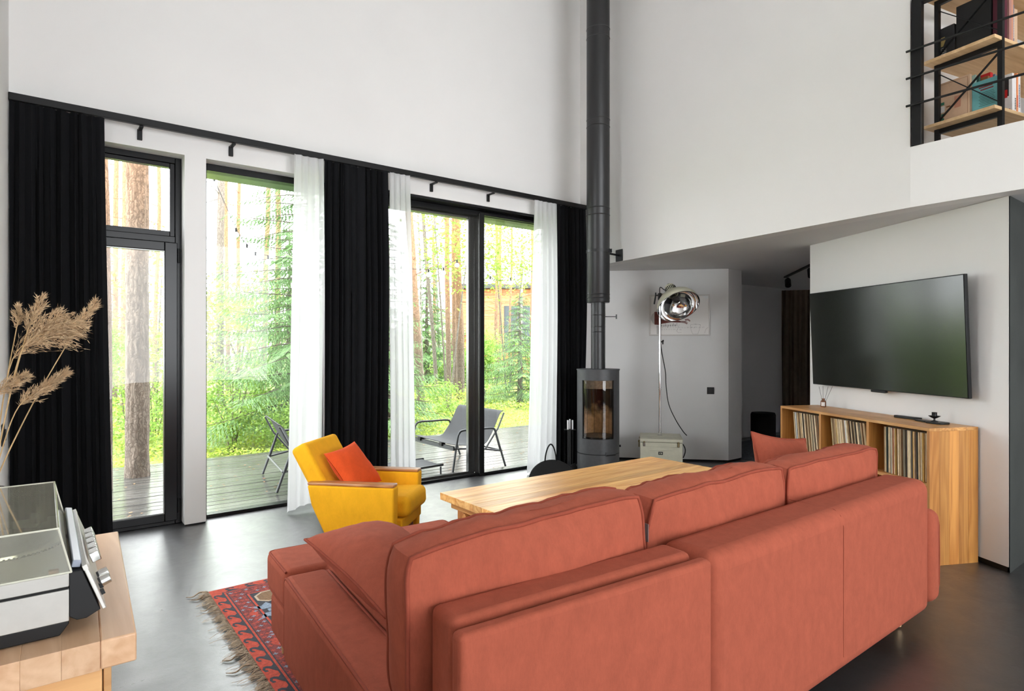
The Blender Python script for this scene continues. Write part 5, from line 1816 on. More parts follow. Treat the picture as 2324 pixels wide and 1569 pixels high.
# ------------------------------------------------------------------ patterned rug
def rug():
    x0, x1, y0, y1 = 0.738, 3.25, 1.62, 3.772
    t = thing('patterned_rug', 'red and blue patterned wool rug with a fringed edge under the sofa', 'rug', (x0, y1, 0.0))
    MB().box(x0, x1, y0, y1, 0.0008, 0.006).build('ground', 'rug_dark', t)
    z = 0.0064

    def flat(name, polys, mat, lift=0.0):
        m = MB()
        for p in polys:
            m.add([(a, b, z + lift) for a, b in p], [list(range(len(p)))])
        # make all faces look upwards
        for i, f in enumerate(m.f):
            a, b, c = (Vector(m.v[k]) for k in f[:3])
            area = sum(m.v[f[k]][0] * m.v[f[(k + 1) % len(f)]][1] - m.v[f[(k + 1) % len(f)]][0] * m.v[f[k]][1] for k in range(len(f)))
            if area < 0:
                m.f[i] = f[::-1]
        return m.build(name, mat, t)

    def rect(a, b, c, d):
        return [(a, c), (b, c), (b, d), (a, d)]
    # red guard strip along the fringed edge and along the far edge
    flat('border_ground', [rect(x0, x0 + 0.060, y0, y1), rect(x0 + 0.060, x1, y1 - 0.060, y1)], 'rug_red')
    # running-hook motifs
    step = 0.105
    hooks = []
    outl = []

    def hook(fn):
        P = [(0.058, 0.0), (0.058, 0.088), (0.040, 0.060), (0.026, 0.034), (0.015, 0.026), (0.010, 0.040), (0.018, 0.048), (0.020, 0.060), (0.006, 0.058), (0.000, 0.034), (0.008, 0.012), (0.024, 0.010), (0.040, 0.022)]
        return [fn(a + 0.008, b) for a, b in P]
    y = y1 - 0.075
    while y - step > y0:
        yy = y
        hooks.append(hook(lambda a, b: (x0 + a, yy - b)))
        y -= step
    x = x0 + 0.075
    while x + step < x1:
        xx = x
        hooks.append(hook(lambda a, b: (xx + b, y1 - a)))
        x += step
    flat('hook_motif', hooks, 'rug_dark', 0.0004)
    # red lines and flowered band
    lines, band = [], []
    for a, b in ((0.068, 0.078), (0.166, 0.177)):
        lines.append(rect(x0 + a, x0 + b, y0, y1 - a))
        lines.append(rect(x0 + b, x1, y1 - b, y1 - a))
    band.append(rect(x0 + 0.084, x0 + 0.160, y0, y1 - 0.084))
    band.append(rect(x0 + 0.160, x1, y1 - 0.160, y1 - 0.084))
    flat('border_line', lines, 'rug_red', 0.0004)
    flat('flower_band', band, 'rug_maroon', 0.0002)
    r = random.Random(9)
    fl, fb = [], []

    def flower(cx, cy, s, out):
        for k in range(4):
            a = k * PI / 2 + r.uniform(-0.3, 0.3)
            q = []
            for u, w in ((0.1, -0.25), (0.9, -0.35), (1.1, 0.0), (0.9, 0.35), (0.1, 0.25)):
                X, Y = rot2(u * s, w * s, a)
                q.append((cx + X, cy + Y))
            out.append(q)
    for k in range(46):
        yy = y1 - 0.10 - k * 0.047
        if yy < y0 + 0.03:
            break
        for j in range(3):
            flower(x0 + 0.098 + 0.024 * j + r.uniform(-.003, .003), yy + r.uniform(-.008, .008), 0.0105, fl if (k + j) % 3 else fb)
    for k in range(50):
        xx = x0 + 0.18 + k * 0.047
        if xx > x1 - 0.05:
            break
        for j in range(3):
            flower(xx + r.uniform(-.008, .008), y1 - 0.098 - 0.024 * j, 0.0105, fl if (k + j) % 3 else fb)
    flat('flower_motif', fl, 'rug_red', 0.0006)
    flat('flower_motif', fb, 'rug_blue', 0.0006)
    # field: columns of octagons between blue winged motifs
    oc, oi, oo, blue, red = [], [], [], [], []
    oct_c, oct_o, tanf, bars = [], [], [], []

    def octa(cx, cy, a, b):
        k = 0.45
        return [(cx - a, cy - b * k), (cx - a * k, cy - b), (cx + a * k, cy - b), (cx + a, cy - b * k), (cx + a, cy + b * k), (cx + a * k, cy + b), (cx - a * k, cy + b), (cx - a, cy + b * k)]
    for ci in range(6):
        for ri in range(5):
            cx = x0 + 0.272 + ci * 0.40
            cy = y1 - 0.262 - ri * 0.38
            if cy - 0.2 < y0 or cx + 0.2 > x1:
                continue
            cream = (ri + ci) % 3 == 0
            (oct_c if cream else oct_o).append(octa(cx, cy, 0.082, 0.078))
            (tanf if cream else red).append(octa(cx, cy, 0.070, 0.066))
            yy = cy - 0.190
            for s in (-1, 1):
                for q in (-1, 1):
                    blue.append([(cx + q * 0.004, yy + s * 0.022), (cx + q * 0.092, yy + s * 0.028), (cx + q * 0.150, yy + s * 0.100), (cx + q * 0.085, yy + s * 0.074), (cx + q * 0.052, yy + s * 0.112), (cx + q * 0.030, yy + s * 0.058)])
            bars.append(rect(cx - 0.070, cx + 0.070, yy - 0.017, yy + 0.017))
            for q in range(4):
                u = cx - 0.048 + q * 0.032
                oi.append([(u - 0.013, yy), (u, yy - 0.011), (u + 0.013, yy), (u, yy + 0.011)])
            for q in (-1, 1):
                oo.append([(cx + q * 0.135, yy - 0.05), (cx + q * 0.165, yy), (cx + q * 0.135, yy + 0.05), (cx + q * 0.120, yy)])
    for edges, fills, me_, mf in ((oct_c, tanf, 'rug_cream', 'rug_tan'), (oct_o, red, 'rug_blue', 'rug_maroon')):
        for q in edges:
            flat('octagon_edge', [q], me_, 0.0004)
        for q in fills:
            flat('octagon', [q], mf, 0.0007)
    flat('wing_motif', blue, 'rug_blue', 0.0004)
    for q in bars:
        flat('bar_motif', [q], 'rug_blue', 0.0006)
    flat('diamond_motif', oi, 'rug_tan', 0.0010)
    flat('side_motif', oo, 'rug_red', 0.0005)
    for o in [x for x in bpy.data.objects if x.parent == t and x.name.split('.')[0] in ('flower_motif', 'wing_motif', 'side_motif', 'diamond_motif')]:
        o['kind'] = 'stuff'
    # fringe
    V, Q = [], []
    for k in range(1700):
        yy = r.uniform(y0, y1 - 0.005)
        ln = r.uniform(0.025, 0.068) * (1.0 + (0.9 if r.random() < 0.06 else 0.0))
        cl = 0.022 * math.sin(yy * 55) + r.uniform(-0.012, 0.012)
        pts = []
        h = r.uniform(0.003, 0.016)
        for j in range(5):
            s = j / 4
            pts.append(Vector((x0 + 0.006 - ln * s, yy + cl * s * s + 0.004 * math.sin(7 * s + k), 0.004 + h * math.sin(PI * min(1, s * 1.1)) + 0.001)))
        w = r.uniform(0.0011, 0.0022)
        for j in range(4):
            o = len(V)
            n_ = Vector((0, w, 0))
            V += [pts[j] - n_, pts[j] + n_, pts[j + 1] + n_ * 0.9, pts[j + 1] - n_ * 0.9]
            Q.append((o, o + 1, o + 2, o + 3))
    f = np_mesh('fringe', [tuple(p) for p in V], Q, 'fringe', t)
    f['kind'] = 'stuff'
    for k, (yy, ln) in enumerate(((3.755, 0.10), (3.70, 0.085), (3.52, 0.075), (2.90, 0.10), (2.78, 0.11))):
        pts = smooth_path([(x0, yy, 0.007), (x0 - ln * 0.4, yy + 0.01, 0.016), (x0 - ln * 0.8, yy - 0.012, 0.008), (x0 - ln * 1.1, yy + 0.012, 0.005)], 5)
        MB().tube(pts, [0.006 - 0.0045 * i / (len(pts) - 1) for i in range(len(pts))], 6).build('tassel', 'fringe', t, smooth=True)


# ------------------------------------------------------------------ loft: railing, book shelf, books
def loft():
    t = thing('loft_railing', 'black metal railing on the loft parapet', 'railing', (4.585, 1.545, 2.722))
    MB().box(4.560, 4.610, 1.517, 1.575, 2.722, 3.66).build('post', 'black_metal', t, bevel=0.003)
    MB().box(4.560, 4.610, -4.4, 1.575, 3.655, 3.70).build('top_rail', 'black_metal', t, bevel=0.003)
    for z in (2.990, 3.172, 3.352):
        MB().tube([(4.545, 1.600, z), (4.545, -4.4, z)], 0.0078, 8).build('rod', 'black_metal', t, smooth=True)

    an = math.radians(-12)
    ox, oy = 4.773, 1.180
    t = thing('loft_shelf', 'tall open shelf of pine boards on a black metal frame up in the loft', 'shelf', (ox, oy, 2.56), an)
    c, s = math.cos(an), math.sin(an)
    ZB = (2.906, 3.355, 3.804)
    for z in ZB:
        m = MB().box(0, 1.7, 0, 0.437, z - 2.56, z + 0.022 - 2.56)
        m.build('shelf_board', 'wood_shelf_long', t, bevel=0.002, world=False)
    for x in (0.095, 1.6):
        for y in (0.012, 0.395):
            MB().box(x - 0.014, x + 0.014, y - 0.014, y + 0.014, 0, 1.75).build('upright', 'black_metal', t, world=False)
        for z in ZB:
            MB().box(x - 0.012, x + 0.012, 0.0, 0.40, z - 2.56 - 0.034, z - 2.56 - 0.001).build('bearer', 'black_metal', t, world=False)
        for za, zb in ((2.96, 3.30), (3.42, 3.74)):
            for q, (a, b) in enumerate(((za, zb), (zb, za))):
                MB().bar((x - 0.004 + 0.008 * q, 0.012, a - 2.56), (x - 0.004 + 0.008 * q, 0.395, b - 2.56), 0.006, 0.016, up=(1, 0, 0)).build('cross_brace', 'black_metal', t, world=False)

    def wl(x, y):
        return (ox + x * c - y * s, oy + x * s + y * c)

    def book(name, lab, x, y, z, tx, ty, h, mat, pages='book_white', tilt=0.0, spine='y', cat='book', extra=None):
        """spine='y': spine faces the front (-y); 'x': the front cover faces the shelf end (-x)"""
        p = wl(x, y)
        d = thing(name, lab, cat, (p[0], p[1], z), an, 'books and folders on the loft shelf')
        g = 0.004
        m = MB()
        m.box(0, tx, 0, ty, 0, h)
        o = m.build('cover', mat, d, bevel=0.002, world=False)
        m = MB()
        if spine == 'y':
            m.box(g, tx - g, g, ty + 0.0005, h - 0.003, h + 0.0006)
        else:
            m.box(g, tx - g, 0.006, ty - g, h - 0.003, h + 0.0006)
        m.build('page_block', pages, d, world=False)
        if extra:
            extra(d, tx, ty, h)
        if tilt:
            d.rotation_euler = (0, math.radians(tilt), an)
        return d
    zl, zu, zt = 2.9285, 3.3775, 3.8265

    def card_print(d, tx, ty, h):
        def pr(y0, y1, z0, z1, mat, nm='cover_print'):
            MB().box(-0.0008, 0.0004, y0, y1, z0, z1).build(nm, mat, d, world=False)
        for (y0, y1, z0, z1) in ((0.012, 0.0135, 0.01, h - 0.012), (ty - 0.0135, ty - 0.012, 0.01, h - 0.012), (0.012, ty - 0.012, h - 0.0135, h - 0.012)):
            pr(y0, y1, z0, z1, 'book_brown')
        yb = ty - 0.035
        pr(yb - 0.022, yb, 0.145, 0.165, 'print_green')
        pr(yb - 0.024, yb + 0.002, 0.095, 0.138, 'book_white')
        pr(yb - 0.020, yb - 0.002, 0.065, 0.085, 'print_green')
        pr(yb - 0.020, yb, 0.035, 0.055, 'print_green')
        pr(yb - 0.060, yb - 0.034, 0.12, 0.130, 'book_brown')
        pr(ty * 0.25, ty * 0.25 + 0.04, 0.10, 0.18, 'book_salmon')

    def teal_print(d, tx, ty, h):
        m = MB()
        for k in range(9):
            m.box(-0.0008, 0.0004, 0.035 + 0.004 * (k % 3), ty - 0.04 - 0.006 * (k % 2), 0.055 + 0.0105 * k, 0.0575 + 0.0105 * k)
        m.build('cover_print', 'print_lines', d, world=False)
        m = MB()
        for k, (a, b) in enumerate(((0.05, 0.13), (0.045, 0.12))):
            m.box(-0.0008, 0.0004, a, min(b, ty - 0.03), h - 0.052 - 0.016 * k, h - 0.044 - 0.016 * k)
        m.build('cover_print', 'book_darkred', d, world=False)

    book('box_file', 'brown cardboard folder facing out at the end of the lower loft shelf', 0.118, 0.205, zl, 0.028, 0.215, 0.300, 'cardboard', 'cardboard', spine='x', cat='folder', extra=card_print)
    book('book', 'thin pale green book beside the cardboard folder on the loft shelf', 0.148, 0.185, zl, 0.014, 0.22, 0.292, 'book_pale')
    book('book', 'thin dark green book behind the cardboard folder on the loft shelf', 0.165, 0.170, zl, 0.014, 0.22, 0.285, 'book_green')
    book('book', 'teal picture book with a printed back cover on the lower loft shelf', 0.118, 0.020, zl, 0.012, 0.170, 0.225, 'book_teal', spine='x', extra=teal_print)
    book('book', 'red book standing behind the teal one on the lower loft shelf', 0.215, 0.130, zl, 0.030, 0.20, 0.300, 'book_red')
    book('book', 'brown book between the green and the red one on the loft shelf', 0.186, 0.130, zl, 0.024, 0.20, 0.270, 'book_brown')
    book('book', 'light blue thin book right of the red one on the loft shelf', 0.250, 0.120, zl, 0.012, 0.20, 0.29, 'book_bluegrey')

    def mono(d, tx, ty, h):
        m = MB()
        m.box(-0.0008, 0.0003, 0.02, ty * 0.55, h * 0.45, h * 0.93)
        m.box(-0.0008, 0.0003, ty * 0.5, ty * 0.75, h * 0.22, h * 0.5)
        m.build('cover_print', 'book_charcoal', d, world=False)
        m = MB()
        m.box(-0.0010, 0.0003, ty * 0.12, ty * 0.45, h * 0.42, h * 0.62)
        m.box(-0.0010, 0.0003, 0.012, ty * 0.30, 0.018, 0.034)
        m.build('cover_print', 'book_red', d, world=False)
    book('book', 'white art book with black and red print on the lower loft shelf, beside the railing', 0.268, 0.030, zl, 0.022, 0.23, 0.265, 'book_white', extra=mono)

    def spine_text(mat, z0, z1):
        def fn(d, tx, ty, h):
            m = MB()
            k = 0
            z = z0
            while z < z1:
                m.box(tx * 0.25, tx * 0.75, -0.0008, 0.0003, z, z + 0.007)
                z += 0.011
                k += 1
            m.build('spine_print', mat, d, world=False)
        return fn
    book('book', 'white spine with dark lettering on the lower loft shelf', 0.292, 0.030, zl, 0.024, 0.22, 0.250, 'book_white', extra=spine_text('book_charcoal', 0.03, 0.10))
    book('book', 'orange and white spine at the right of the lower loft shelf', 0.318, 0.028, zl, 0.018, 0.22, 0.272, 'book_orange', extra=spine_text('book_red', 0.05, 0.12))
    book('book', 'white thick book at the picture edge on the lower loft shelf', 0.338, 0.030, zl, 0.03, 0.22, 0.262, 'book_white', extra=spine_text('book_bluegrey', 0.05, 0.20))

    def gold(d, tx, ty, h):
        MB().add([(-0.001, 0.06, h * 0.72), (-0.001, 0.095, h * 0.72), (-0.001, 0.102, h * 0.60), (-0.001, 0.085, h * 0.45), (-0.001, 0.070, h * 0.45), (-0.001, 0.055, h * 0.60)], [(0, 1, 2, 3, 4, 5)]).build('cover_print', 'print_gold', d, world=False)
        m = MB()
        for k in range(8):
            m.box(-0.0008, 0.0003, 0.050, 0.108, 0.022 + 0.010 * k, 0.0245 + 0.010 * k)
        m.build('cover_print', 'print_pale', d, world=False)
    book('box_file', 'small black box with a gold emblem on the upper loft shelf', 0.118, 0.300, zu, 0.05, 0.130, 0.235, 'book_charcoal', 'book_black', spine='x', cat='box', extra=gold)
    book('box_file', 'large black portfolio on the upper loft shelf', 0.122, 0.085, zu, 0.050, 0.205, 0.340, 'book_black', 'book_black', spine='x', cat='folder')
    book('book', 'maroon book beside the black portfolio on the upper loft shelf', 0.135, 0.018, zu, 0.045, 0.060, 0.36, 'book_maroon')
    book('book', 'dusty mauve album spine on the upper loft shelf', 0.210, 0.020, zu, 0.026, 0.24, 0.325, 'book_mauve')
    book('book', 'salmon album spine on the upper loft shelf', 0.238, 0.022, zu, 0.026, 0.24, 0.318, 'book_salmon')
    book('book', 'thin blue-grey spine on the upper loft shelf', 0.266, 0.024, zu, 0.012, 0.22, 0.26, 'book_bluegrey', extra=spine_text('book_white', 0.04, 0.2))
    book('book', 'worn cream book at the picture edge on the upper loft shelf', 0.282, 0.026, zu, 0.04, 0.22, 0.24, 'cardboard')
    p = wl(0.16, 0.25)
    d = thing('planter', 'small green plant pot on the top loft shelf', 'plant pot', (p[0], p[1], zt))
    MB().lathe([(0.001, 0), (0.05, 0), (0.06, 0.10), (0.052, 0.10), (0.001, 0.09)], 20, (p[0], p[1], zt)).build('pot', 'print_green', d, smooth=True)
    m = MB()
    r = random.Random(4)
    for k in range(14):
        a = r.uniform(0, 6.28)
        q = Vector((p[0], p[1], zt + 0.09))
        e = Vector((math.cos(a), math.sin(a), 0))
        w = Vector((-e.y, e.x, 0)) * 0.012
        k1, k2 = q + e * 0.03 + Vector((0, 0, 0.06)), q + e * 0.08 + Vector((0, 0, 0.07))
        m.add([q, k1 + w, k2, k1 - w], [(0, 1, 2, 3)])
    m.build('leaves', 'leaf_shrub', d)


def extra_materials():
    m, nt, b = new_mat('firebrick_sooty')
    v = coords(nt, kind='Object')
    sep = N(nt, 'ShaderNodeSeparateXYZ')
    nt.links.new(v, sep.inputs[0])
    n1 = noise_tex(nt, v, 7.0, 3.0)
    ma = N(nt, 'ShaderNodeMath', operation='MULTIPLY_ADD')
    ma.inputs[1].default_value = 0.45
    nt.links.new(n1, ma.inputs[0])
    nt.links.new(sep.outputs[2], ma.inputs[2])
    c = ramp(nt, ma.outputs[0], [(0.86, (0.60, 0.42, 0.26, 1)), (1.02, (0.02, 0.014, 0.012, 1))])
    n2 = noise_tex(nt, v, 30.0, 3.0)
    c = mix_rgb(nt, 1.0, c, ramp(nt, n2, [(0.3, (0.75, 0.75, 0.75, 1)), (0.7, (1.1, 1.1, 1.1, 1))]), 'MULTIPLY')
    nt.links.new(c, b.inputs['Base Color'])
    b.inputs['Roughness'].default_value = 0.95
    wood('wood_shelf_long', srgb(196, 158, 112), srgb(226, 194, 150), 0, 0.6, 24.0, ring=0.08)


extra_materials()
stove()
hearth_things()
lamp_corner()
hall_things()
cabinet_corner()
rug()
loft()


# ------------------------------------------------------------------ outdoors
NR = np.random.default_rng(12)


def leaf_quads(C, size, up=0.5, ratio=0.55):
    """rhombic leaves at the centres C, facing mostly upwards"""
    n = len(C)
    d = NR.normal(size=(n, 3))
    d[:, 2] *= (1 - up)
    d /= np.linalg.norm(d, axis=1)[:, None] + 1e-9
    nrm = NR.normal(size=(n, 3)) * (1 - up) + np.array([0, 0, 1.0]) * up * 1.6
    s = np.cross(nrm, d)
    s /= np.linalg.norm(s, axis=1)[:, None] + 1e-9
    L = (size * NR.uniform(0.6, 1.3, n))[:, None]
    V = np.stack([C - d * L * 0.5, C + s * L * 0.5 * ratio, C + d * L * 0.5 + np.array([0, 0, -0.12]) * L, C - s * L * 0.5 * ratio], axis=1).reshape(-1, 3)
    Q = np.arange(4 * n).reshape(n, 4)
    return V, Q


def blob(n, c, r, hollow=0.35, clump=9):
    """points in a clumpy ellipsoid"""
    c = np.array(c, float)
    r = np.array(r, float)
    k = max(3, clump)
    d = NR.normal(size=(k, 3))
    d /= np.linalg.norm(d, axis=1)[:, None]
    cc = d * (NR.uniform(hollow, 0.9, k) ** 0.6)[:, None]
    idx = NR.integers(0, k, n)
    P = cc[idx] + NR.normal(size=(n, 3)) * 0.20
    return c + P * r


def trunk_mb(x, y, z0, r0, r1, H, lean=(0, 0), seg=14, rings=26, wob=0.05, ridge=0.06, seed=0, flare=0.25):
    v, f = [], []
    for j in range(rings + 1):
        t = j / rings
        z = z0 + H * t
        r = r0 + (r1 - r0) * t + r0 * flare * math.exp(-t * H / 0.18)
        cx = x + lean[0] * t + wob * mnoise.noise(Vector((seed, 0, t * 3)))
        cy = y + lean[1] * t + wob * mnoise.noise(Vector((0, seed, t * 3)))
        for i in range(seg):
            a = 2 * PI * i / seg
            rr = r * (1 + ridge * mnoise.noise(Vector((math.cos(a) * 3.2, math.sin(a) * 3.2, z * 2.0 + seed))) + ridge * 0.8 * mnoise.noise(Vector((math.cos(a) * 9, math.sin(a) * 9, z * 6.0 + seed))))
            v.append((cx + rr * math.cos(a), cy + rr * math.sin(a), z))
    for j in range(rings):
        for i in range(seg):
            k = (i + 1) % seg
            f.append((j * seg + i, j * seg + k, (j + 1) * seg + k, (j + 1) * seg + i))
    f.append([rings * seg + i for i in range(seg)])
    m = MB()
    m.add(v, f)
    return m


def pine(label, x, y, z0, dia, H, mat='pine_bark', lean=(0, 0), seed=0, group='pine trunks in the forest', near=False, twigs=10, tufts=0, name='pine_tree'):
    t = thing(name, label, 'tree', (x, y, z0), 0, group)
    if near:
        m = trunk_mb(x, y, z0, dia / 2, dia * 0.40, H, lean, 56, 170, 0.04, 0.10, seed, 0.18)
    else:
        m = trunk_mb(x, y, z0, dia / 2, dia * 0.36, H, lean, 14, 26, 0.07, 0.08, seed)
    m.build('trunk', mat, t, smooth=True, angle=70)
    r = random.Random(seed + 100)
    m = MB()
    ends = []
    for k in range(twigs):
        z = z0 + r.uniform(1.6, min(H, 7.5))
        tt = (z - z0) / H
        a = r.uniform(0, 6.28)
        p = Vector((x + lean[0] * tt, y + lean[1] * tt, z))
        d = Vector((math.cos(a), math.sin(a), r.uniform(-0.15, 0.45)))
        L = r.uniform(0.25, 0.9) if not tufts else r.uniform(0.7, 1.8)
        q = p + d * L
        mid = p + d * L * 0.5 + Vector((0, 0, r.uniform(-0.06, 0.06)))
        m.tube([p, mid, q], [0.012 * (1 + 2 * dia), 0.009, 0.003], 5)
        ends.append((mid, q))
    if m.v:
        m.build('branches', mat if mat != 'pine_bark_near' else 'trunk_grey', t)
    if tufts:
        C = []
        for mid, q in ends:
            for s in (0.5, 0.8, 1.0):
                c = mid.lerp(q, s)
                C.append(np.array(c) + NR.normal(size=(tufts, 3)) * 0.16)
        C = np.concatenate(C)
        V, Q = leaf_quads(C, 0.13, 0.2, 0.16)
        np_mesh('needles', V, Q, 'needle_pine', t)
    return t


def spruce(label, x, y, z0, H, R, nbr, seed, dense=1.0, low=0.25, mat='needle', tw=0.135):
    r = random.Random(seed)
    t = thing('spruce_tree', label, 'tree', (x, y, z0), 0, 'spruces in the garden')
    trunk_mb(x, y, z0, 0.05 + 0.012 * H, 0.01, H, (0, 0), 10, 14, 0.02, 0.05, seed).build('trunk', 'trunk_grey', t, smooth=True)
    V, wood_m = [], MB()
    vs_ = []
    for b in range(nbr):
        h = low + (H - low - 0.1) * (b + r.random()) / nbr
        L = R * (1 - 0.92 * (h / H)) * r.uniform(0.75, 1.1)
        if L < 0.1:
            continue
        a = b * 2.399 + r.uniform(-0.3, 0.3)
        out = np.array([math.cos(a), math.sin(a), 0.0])
        side = np.array([-math.sin(a), math.cos(a), 0.0])
        base = np.array([x, y, z0 + h])
        drop = r.uniform(0.18, 0.42)
        n = max(5, int(L / 0.075 * dense))

        def pt(s):
            return base + out * L * s + np.array([0, 0, 1.0]) * L * (0.10 * s - drop * s * s + 0.16 * s ** 4)
        wood_m.tube([tuple(pt(s)) for s in (0, 0.35, 0.7, 1.0)], [0.014, 0.009, 0.006, 0.002], 4)
        for k in range(n):
            s = 0.12 + 0.88 * (k + 0.5) / n
            p = pt(s)
            for sg in (-1, 1):
                l = min(0.42, (0.42 * (1 - s) + 0.16) * L ** 0.7) * r.uniform(0.7, 1.15)
                d = side * sg * 0.85 + out * 0.55 + np.array([0, 0, -0.35 - 0.25 * r.random()])
                d /= np.linalg.norm(d)
                m_ = max(3, int(l / 0.046))
                for q in range(m_):
                    u = (q + 0.6) / m_
                    c = p + d * l * u + np.array([0, 0, -0.10 * l * u * u])
                    for s2 in (-1, 1):
                        e = d * 0.75 + (out if s2 > 0 else -out * 0.3) * 0.5 * s2 + np.array([r.uniform(-.2, .2), r.uniform(-.2, .2), -0.25 + r.uniform(-.15, .15)])
                        e /= np.linalg.norm(e)
                        ll = tw * (1.05 - 0.45 * u) * r.uniform(0.6, 1.0)
                        w = np.cross(e, np.array([r.uniform(-.4, .4), r.uniform(-.4, .4), 1.0]))
                        w = w / (np.linalg.norm(w) + 1e-9) * ll * 0.075
                        vs_.append((c - e * ll * 0.1, c + e * ll * 0.35 + w, c + e * ll, c + e * ll * 0.35 - w))
    V = np.array(vs_).reshape(-1, 3)
    Q = np.arange(len(V)).reshape(-1, 4)
    np_mesh('needles', V, Q, mat, t)
    wood_m.build('branches', 'trunk_grey', t)
    return t


def leafy(name, label, x, y, z0, stem_h, crown_c, crown_r, n, size, mat, seed, group, stems=5, clump=14, bark='trunk_grey', stem_r=0.012):
    r = random.Random(seed)
    t = thing(name, label, 'tree' if 'tree' in name else 'shrub', (x, y, z0), 0, group)
    P = blob(n, (x + crown_c[0], y + crown_c[1], z0 + crown_c[2]), crown_r, clump=clump)
    P[:, 2] = np.maximum(P[:, 2], z0 + 0.03)
    V, Q = leaf_quads(P, size, 0.45)
    np_mesh('foliage', V, Q, mat, t)
    m = MB()
    for k in range(stems):
        a = r.uniform(0, 6.28)
        q = (x + crown_c[0] + crown_r[0] * 0.6 * math.cos(a), y + crown_c[1] + crown_r[1] * 0.6 * math.sin(a), z0 + crown_c[2] + crown_r[2] * r.uniform(-0.2, 0.7))
        m.tube([(x + 0.04 * math.cos(a), y + 0.04 * math.sin(a), z0), ((x + q[0]) / 2, (y + q[1]) / 2, (z0 + q[2]) / 2 + 0.1), q], [stem_r, stem_r * 0.7, stem_r * 0.25], 6)
    m.build('stems', bark, t)
    return t


